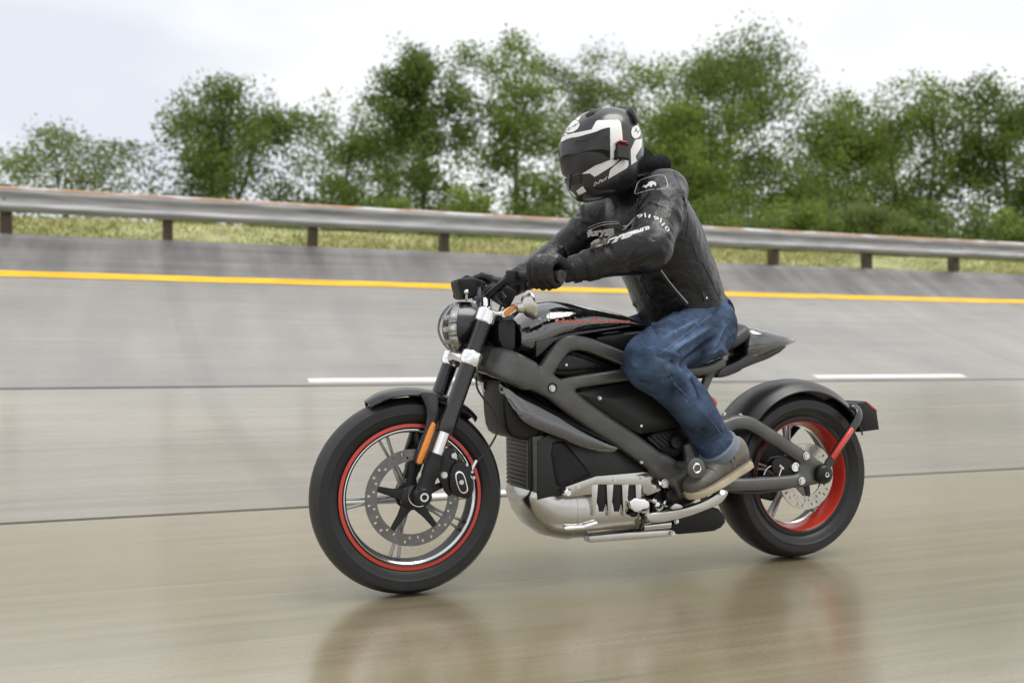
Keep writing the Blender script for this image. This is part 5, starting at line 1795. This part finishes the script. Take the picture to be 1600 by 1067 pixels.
# ---------------------------------------------------------------- shoes
def shoe(sd):
    he, to = U(1166, 722, -.205), U(1076, 772, -.225)
    he = V3(he.x, he.y, he.z); to = V3(to.x, to.y, to.z)
    d = (to - he); L = d.length; d.normalize()
    side = V3(0, -1, 0); side = (side - d * side.dot(d)).normalized()
    up = d.cross(side); up = up if up.z > 0 else -up
    def pt(t, w, h):
        p = he + d * (t * L) + side * w + up * h
        return Vector((p.x, p.y * sd, p.z))
    st = [(-.010, .026, .085, .004), (.03, .036, .100, .0), (.14, .040, .108, 0), (.27, .040, .108, 0), (.36, .041, .098, 0), (.48, .045, .082, 0), (.62, .050, .068, 0), (.76, .052, .056, 0), (.88, .047, .048, 0), (.96, .036, .040, 0), (1.0, .020, .030, .006)]
    st = cr(st, 3)
    b = MB(); rings = []
    for t, w, h, lo in st:
        ring = []
        for k in range(24):
            a = 2 * PI * k / 24
            c, s = math.cos(a), math.sin(a)
            u = math.copysign(abs(c) ** .75, c) * w * (1 - .18 * max(s, 0) ** 2); v = lo + (h - lo) * (.5 + .5 * math.copysign(abs(s) ** .8, s))
            ring.append(b.bm.verts.new(pt(t, u, v)))
        rings.append(ring)
    for A, B in zip(rings, rings[1:]):
        for k in range(24):
            b.bm.faces.new((A[k], A[(k + 1) % 24], B[(k + 1) % 24], B[k]))
    b.bm.faces.new(rings[0]); b.bm.faces.new(rings[-1])
    sh = b.obj('shoe', M_shoe, person, angle=70)
    b = MB()
    outl = [pt(t, w, -.004) for t, w in ((-.03, .012), (0, .034), (.15, .043), (.35, .043), (.6, .053), (.78, .056), (.92, .047), (1.0, .028), (1.03, 0))] + [pt(t, -w, -.004) for t, w in ((1.0, .028), (.92, .047), (.78, .054), (.6, .048), (.35, .038), (.15, .040), (0, .034), (-.03, .012))]
    top = [b.bm.verts.new(p + (up if sd == 1 else Vector((up.x, -up.y, up.z))) * .010) for p in outl]; bot = [b.bm.verts.new(p - (up if sd == 1 else Vector((up.x, -up.y, up.z))) * .014) for p in outl]
    n_ = len(outl)
    b.bm.faces.new(top); b.bm.faces.new(bot[::-1])
    for k in range(n_):
        b.bm.faces.new((top[k], bot[k], bot[(k + 1) % n_], top[(k + 1) % n_]))
    bmesh.ops.bevel(b.bm, geom=[e for e in b.bm.edges if len(e.link_faces) == 2 and max(len(f.verts) for f in e.link_faces) > 4], offset=.004, segments=2, profile=.5, affect='EDGES')
    b.obj('sole', M_sole, sh)
    b = MB(); rings = []                                        # suede heel counter and collar over the back of the shoe
    for t, w, h, lo in [q for q in st if q[0] < .30]:
        ring = []
        for k in range(24):
            a = 2 * PI * k / 24
            c, s = math.cos(a), math.sin(a)
            u = math.copysign(abs(c) ** .75, c) * (w + .0022) * (1 - .18 * max(s, 0) ** 2); v = lo + .012 + (h + .002 - lo - .012) * (.5 + .5 * math.copysign(abs(s) ** .8, s))
            ring.append(b.bm.verts.new(pt(t - .006, u, v)))
        rings.append(ring)
    for A, B in zip(rings, rings[1:]):
        for k in range(24):
            b.bm.faces.new((A[k], A[(k + 1) % 24], B[(k + 1) % 24], B[k]))
    b.bm.faces.new(rings[0]); b.bm.faces.new(rings[-1])
    b.obj('heel_counter', M_suede, sh, angle=70)
    for t, w in ((.30, .036), (.36, .036)):
        b = MB(); b.tube([pt(t, -w * .9, .088), pt(t, -w * .4, .104), pt(t, w * .4, .104), pt(t, w * .9, .088)], .003, 8, ref=tuple(d)); b.obj('lace', M_suede, sh)
    MB().ball(pt(.27, .041, .088), .0045, 6).obj('eyelet', M_bolt, sh)
    for q in ([(.30, .0425, .010), (.33, .043, .04), (.37, .040, .075), (.40, .030, .092)], [(.02, .041, .016), (.3, .0455, .014), (.6, .0535, .012), (.8, .0545, .010), (.95, .040, .010)], [(.60, .050, .030), (.64, .046, .050), (.66, .030, .064), (.66, 0, .068), (.66, -.03, .064)]):
        MB().tube(cr([pt(*k) for k in q], 5), .0016, 6, ref=(.2, .1, 1)).obj('shoe_seam', M_suede, sh)
    return sh
shoe(1); shoe(-1)

# ---------------------------------------------------------------- gloves: palm, four curled fingers and a thumb round each grip
def glove(sd, W, E):
    M = STEER
    C = mir(GI + GD * .076, sd)
    g = mir(GD, sd).normalized()
    f = Vector((-abs(g.y), 0, 0)); f = Vector((g.y, -g.x, 0)); f = f if f.x < 0 else -f
    f.normalize(); u = Vector((0, 0, 1)); u = (u - g * u.dot(g)).normalized()
    def P(o, ff, uu):
        return M @ (C + g * o + f * ff + u * uu)
    b = MB()
    for i, (o, ln) in enumerate(((-.038, .96), (-.013, 1.06), (.012, 1.02), (.036, .88))):
        kn = P(o * .95, .004, .050 + .004 * (1 - abs(i - 1.3) / 2)); pip = P(o, .044 * ln, .030); dip = P(o, .036 * ln, -.012); tp_f = P(o, .006, -.033 * ln)
        b.tube(cr([P(o * .9, -.03, .046), kn, pip, dip, tp_f], 4), [.0125] * 5 + [.0130] * 4 + [.0122] * 4 + [.0110] * 4, 12, ref=tuple(g), dome=.9)
    wl_ = M.inverted() @ W
    rel = wl_ - C
    wf, wu, wo = rel.dot(f), rel.dot(u), rel.dot(g)
    b.tube(cr([P(0, .006, .046), P(0, -.025, .040), P(-.002, -.058, .030), P(wo * .8, wf * .92, wu)], 4), [(.047, .016)] * 4 + [(.047, .021)] * 4 + [(.041, .025)] * 4 + [(.033, .028)], 16, ref=tuple(g), dome=.6)
    b.tube(cr([P(-.03, -.045, .018), P(-.050, -.022, .002), P(-.056, .004, -.022), P(-.050, .026, -.030)], 4), [.0165] * 5 + [.0145] * 4 + [.0125] * 4, 12, ref=(0, 0, 1), dome=.9)
    b.tube(cr([P(.0, -.040, .012), P(.0, -.030, -.008), P(0, -.014, -.026)], 3), [(.040, .014)] * 7, 12, ref=tuple(g), dome=.7)
    me = solid(b, 'glove', .0034, None, False, 3)
    e_ = (E - W).normalized()
    gl = garment(me, 'glove', M_glove, limb_creases(rg, P(0, .0, .045), W, .035, 12, .3, 1.0, .005, .003), .0012, 30, .0006, 80, person, 7 + sd)
    b = MB()                                              # gauntlet over the sleeve end
    b.tube(cr([W - e_ * .030, W + e_ * .008, W + e_ * .045, W + e_ * .085], 4), [.036] * 4 + [.042] * 4 + [.050] * 4 + [.055], 20, ref=(0, .3, 1))
    me = solid(b, 'gauntlet', .005, None, False, 3)
    garment(me, 'gauntlet', M_glove, limb_creases(rg, W - e_ * .03, W + e_ * .085, .046, 9, .1, .95, .006, .0035), .0018, 20, .001, 60, gl, 2)
    b = MB(); b.tube([W + V3(0, 0, 0) + e_ * .0, W + e_ * .022], [.0425, .0445], 20, ref=(0, .3, 1)); b.obj('wrist_strap', M_glove, gl)
    for o in (-.034, -.011, .012, .034):
        b = MB(); b.tube([P(o, -.012, .060), P(o, .006, .062), P(o, .022, .054)], [(.0085, .004), (.0095, .006), (.008, .004)], 10, ref=tuple(g), dome=.6); b.obj('knuckle_guard', M_semi, gl)
    return gl
glove(-1, WR, EL)
glove(1, WRr, ELr)

# ---------------------------------------------------------------- neck warmer and hood bunched behind the helmet
b = MB()
limb(b, [(.828, 0, 1.345), (.80, -.005, 1.40), (HC.x + .055, HC.y, HC.z - .055)], [(.095, .09), (.092, .088), (.085, .085)])
ring = [(.835 + .070 * math.cos(a), .095 * math.sin(a), 1.392 + .030 * math.cos(a)) for a in np.linspace(0, 2 * PI, 24, endpoint=False)]
b.tube(ring, .034, 10, loop=True, ref=(0, 0, 1))
limb(b, [(.875, -.07, 1.395), (.900, 0, 1.415), (.875, .07, 1.395)], [.036, .044, .036])
me = solid(b, 'neck_warmer', .006, None, False, 4)
segs = limb_creases(rg, (.88, 0, 1.34), (.76, 0, 1.44), .10, 16, .0, 1.0, .010, .009, slant=.6, span=1.8)
garment(me, 'neck_warmer', M_knit, segs, .006, 16, .002, 40, person, 9)

# ---------------------------------------------------------------- helmet
HM = Matrix.Translation(HC) @ Matrix.Rotation(PI + rad(14), 4, 'Z') @ Matrix.Rotation(rad(19), 4, 'Y') @ Matrix.Rotation(rad(0), 4, 'X')
# local frame: x forward, y to the wearer's left, z up
prof = [(-.150, .100, -.060, .082), (-.146, .122, -.080, .096), (-.130, .142, -.100, .108), (-.10, .153, -.118, .117), (-.06, .156, -.134, .124), (-.02, .154, -.143, .128), (.02, .148, -.147, .129), (.055, .136, -.144, .124), (.085, .117, -.132, .112), (.110, .090, -.110, .093), (.128, .058, -.078, .067), (.138, .026, -.040, .036), (.1405, -.004, -.008, .006)]
pr3 = cr(prof, 10)
NT, NP = len(pr3), 240
HV = []
for z, xf, xb, w in pr3:
    cx_, rx_ = (xf + xb) / 2, (xf - xb) / 2
    for k in range(NP):
        a = 2 * PI * k / NP
        c, s = math.cos(a), math.sin(a)
        pw = .88
        HV.append((cx_ + math.copysign(abs(c) ** pw, c) * rx_, math.copysign(abs(s) ** pw, s) * w, z))
HF = []
for i in range(NT - 1):
    for k in range(NP):
        HF.append((i * NP + k, i * NP + (k + 1) % NP, (i + 1) * NP + (k + 1) % NP, (i + 1) * NP + k))
Z6 = lambda pts: [(850 + x / 5.927, 150 + y / 5.927) for x, y in pts]
visor_p = Z6([(150, 440), (170, 432), (230, 402), (400, 362), (610, 293), (614, 590), (480, 640), (370, 690), (190, 748), (165, 700), (150, 600)])
white_p = [Z6(q) for q in (
    [(298, 342), (440, 312), (482, 236), (500, 226), (690, 224), (712, 250), (724, 330), (730, 430), (682, 445), (665, 470), (665, 574), (612, 592), (612, 292), (400, 360), (222, 402), (220, 358), (290, 345)],
    [(348, 725), (480, 642), (612, 594), (700, 578), (690, 600), (640, 645), (470, 752), (425, 718)],
    [(592, 772), (612, 690), (640, 660), (772, 552), (784, 640), (770, 668)],
    [(808, 640), (803, 500), (845, 408), (908, 398), (905, 470), (848, 560), (862, 604)],
    [(150, 432), (165, 345), (215, 348), (220, 404), (196, 412), (198, 360), (190, 360), (188, 420)],
    [(250, 235), (300, 170), (380, 122), (520, 91), (622, 95), (500, 110), (410, 140), (345, 185), (318, 232)],
    [(298, 882), (358, 835), (392, 886), (322, 920)],
    [(232, 882), (262, 890), (298, 934), (284, 936)])]
oval_p = []
for cx_, cy_, rx_, ry_, rot in ((252, 282, 84, 56, -.42), (853, 335, 47, 64, .1)):
    oval_p.append(Z6([(cx_ + math.cos(a) * rx_ * math.cos(rot) - math.sin(a) * ry_ * math.sin(rot), cy_ + math.cos(a) * rx_ * math.sin(rot) + math.sin(a) * ry_ * math.cos(rot)) for a in np.linspace(0, 2 * PI, 28, endpoint=False)]))
Wv = [HM @ Vector(v) for v in HV]
vis = []
for fc in HF:
    c = sum((Vector(HV[i]) for i in fc), Vector()) / 4
    if c.y < 0: c = Vector((c.x, -c.y, c.z))              # the eye port is the same on both sides
    x, y = to_px(HM @ c)
    vis.append(c.x > -.02 and inside(x, y, visor_p))
shell = bpy.data.meshes.new('helmet')
shell.from_pydata([tuple(v) for v in Wv], [], HF + [tuple(range(NP))[::-1], tuple(range((NT - 1) * NP, NT * NP))])
shell.materials.append(M_hblack)
finish(shell, True, None)
helmet = link('helmet', shell, person)
hb = BVHTree.FromObject(helmet, bpy.context.evaluated_depsgraph_get())
HMIR = HM @ Matrix.Diagonal((1, -1, 1, 1)) @ HM.inverted()
for q in white_p + oval_p:
    decal('helmet_graphic', q, hb, M_hwhite, helmet, .0006)
for q in white_p[:4] + oval_p[1:]:
    decal('helmet_graphic', q, hb, M_hwhite, helmet, .0006, mirror=HMIR)
# visor: the faces of the eye port lifted off the shell
t = bmesh.new()
cen = HM @ Vector((0, 0, -.02))
vm = {}
for fc, v_ in zip(HF, vis):
    if not v_: continue
    q = []
    for i in fc:
        if i not in vm:
            d_ = (Wv[i] - cen).normalized()
            vm[i] = t.verts.new(Wv[i] + d_ * .0032)
        q.append(vm[i])
    t.faces.new(q)
for _ in range(6):
    bd = [v for v in t.verts if v.is_boundary]
    co = {v: sum((e.other_vert(v).co for e in v.link_edges if e.is_boundary), Vector()) / 2 for v in bd}
    for v, c in co.items():
        if sum(e.is_boundary for e in v.link_edges) == 2: v.co = v.co * .5 + c * .5
bmesh.ops.solidify(t, geom=t.faces[:], thickness=.0025)
me = bpy.data.meshes.new('visor'); t.to_mesh(me); t.free(); me.materials.append(M_visor); finish(me, True, 50)
visor = link('visor', me, helmet)
vb = BVHTree.FromObject(visor, bpy.context.evaluated_depsgraph_get())
def z6(x, y):
    return (850 + x / 5.927, 150 + y / 5.927)
lettering('helmet_logo', 'Arai', M_hblack, helmet, hb, U(*z6(190, 315), -.06), U(*z6(318, 268), -.06), .0175, FWD, up=(.35, 0, 1), off=.0010, shear=.3)
lettering('helmet_logo', 'Ar', M_hblack, helmet, hb, U(*z6(826, 355), -.10), U(*z6(884, 365), -.10), .0180, FWD, up=(0, 0, 1), off=.0010, shear=.2)
lettering('helmet_lettering', 'D-Perf', M_hwhite, helmet, hb, U(*z6(458, 842), -.10), U(*z6(570, 795), -.10), .012, FWD, up=(.2, 0, 1), off=.0012)
for q in oval_p:
    seam('logo_ring', [q[i % 28] for i in range(0, 29, 2)], hb, .0012, M_hblack, helmet, .0008, 3)
seam('visor_rim', [visor_p[i] for i in (1, 2, 3, 4)], vb, .0015, M_hblack, visor, .0005)
seam('visor_latch', [z6(318, 415), z6(360, 412), z6(425, 405)], vb, .0022, M_hblack, visor, .0005)
# vents, spoiler, intercom
p = near(hb, *z6(455, 158), 0.0)
dn = (p - cen).normalized()
MB().tube([near(hb, *z6(392, 188), .001), near(hb, *z6(440, 158), .004), near(hb, *z6(528, 118), .001)], [(.010, .006), (.012, .008), (.006, .003)], 12, ref=tuple(dn.cross(Vector((1, 0, .3))))).obj('top_vent', M_pod, helmet)
pts = [near(hb, *z6(x, y), .001) for x, y in ((650, 104), (720, 118), (780, 150), (825, 210), (845, 262))]
pts = [p for p in pts if p is not None]
MB().tube(cr(pts, 4), [(.020, .007)] * (4 * (len(pts) - 1) + 1), 12, ref=(0, 1, .2)).obj('rear_spoiler', M_pod, helmet)
b = MB()
pc_ = near(hb, *z6(716, 515), .006)
nrm = (HM.to_3x3() @ Vector((0, 1, 0))).normalized()
Rp = Matrix((nrm.cross(Vector((0, 0, 1))).normalized(), -nrm, Vector((0, 0, 1)))).transposed()
b.box(pc_, (.036, .018, .046), Rp, .006)
pod2 = b.obj('intercom', M_pod, helmet)
b = MB(); b.box(pc_ + Vector((0, 0, .024)), (.026, .016, .012), Rp, .005); b.obj('intercom_light', M_redl, helmet)
gr = [near(hb, *z6(x, y), .002) for x, y in ((205, 775), (270, 752), (345, 735))]
for k in range(4):
    q = [near(hb, *z6(x, y + 22 * k), .001) for x, y in ((200, 778), (262, 752), (345, 728))]
    q = [p for p in q if p is not None]
    if len(q) == 3:
        MB().tube(q, .0035, 8).obj('chin_vent_slat', M_pod, helmet)
MB().tube([near(hb, *z6(240, 860), -.001), near(hb, *z6(245, 780), .004), near(hb, *z6(250, 735), .002)], .004, 8).obj('chin_vent_post', M_pod, helmet)
# dark trim along the lower edge of the shell
rim_i = [Wv[NP * 2 + k] for k in range(0, NP, 4)]
MB().tube(rim_i, .0045, 8, loop=True, ref=(0, 0, 1)).obj('edge_trim', M_pod, helmet)
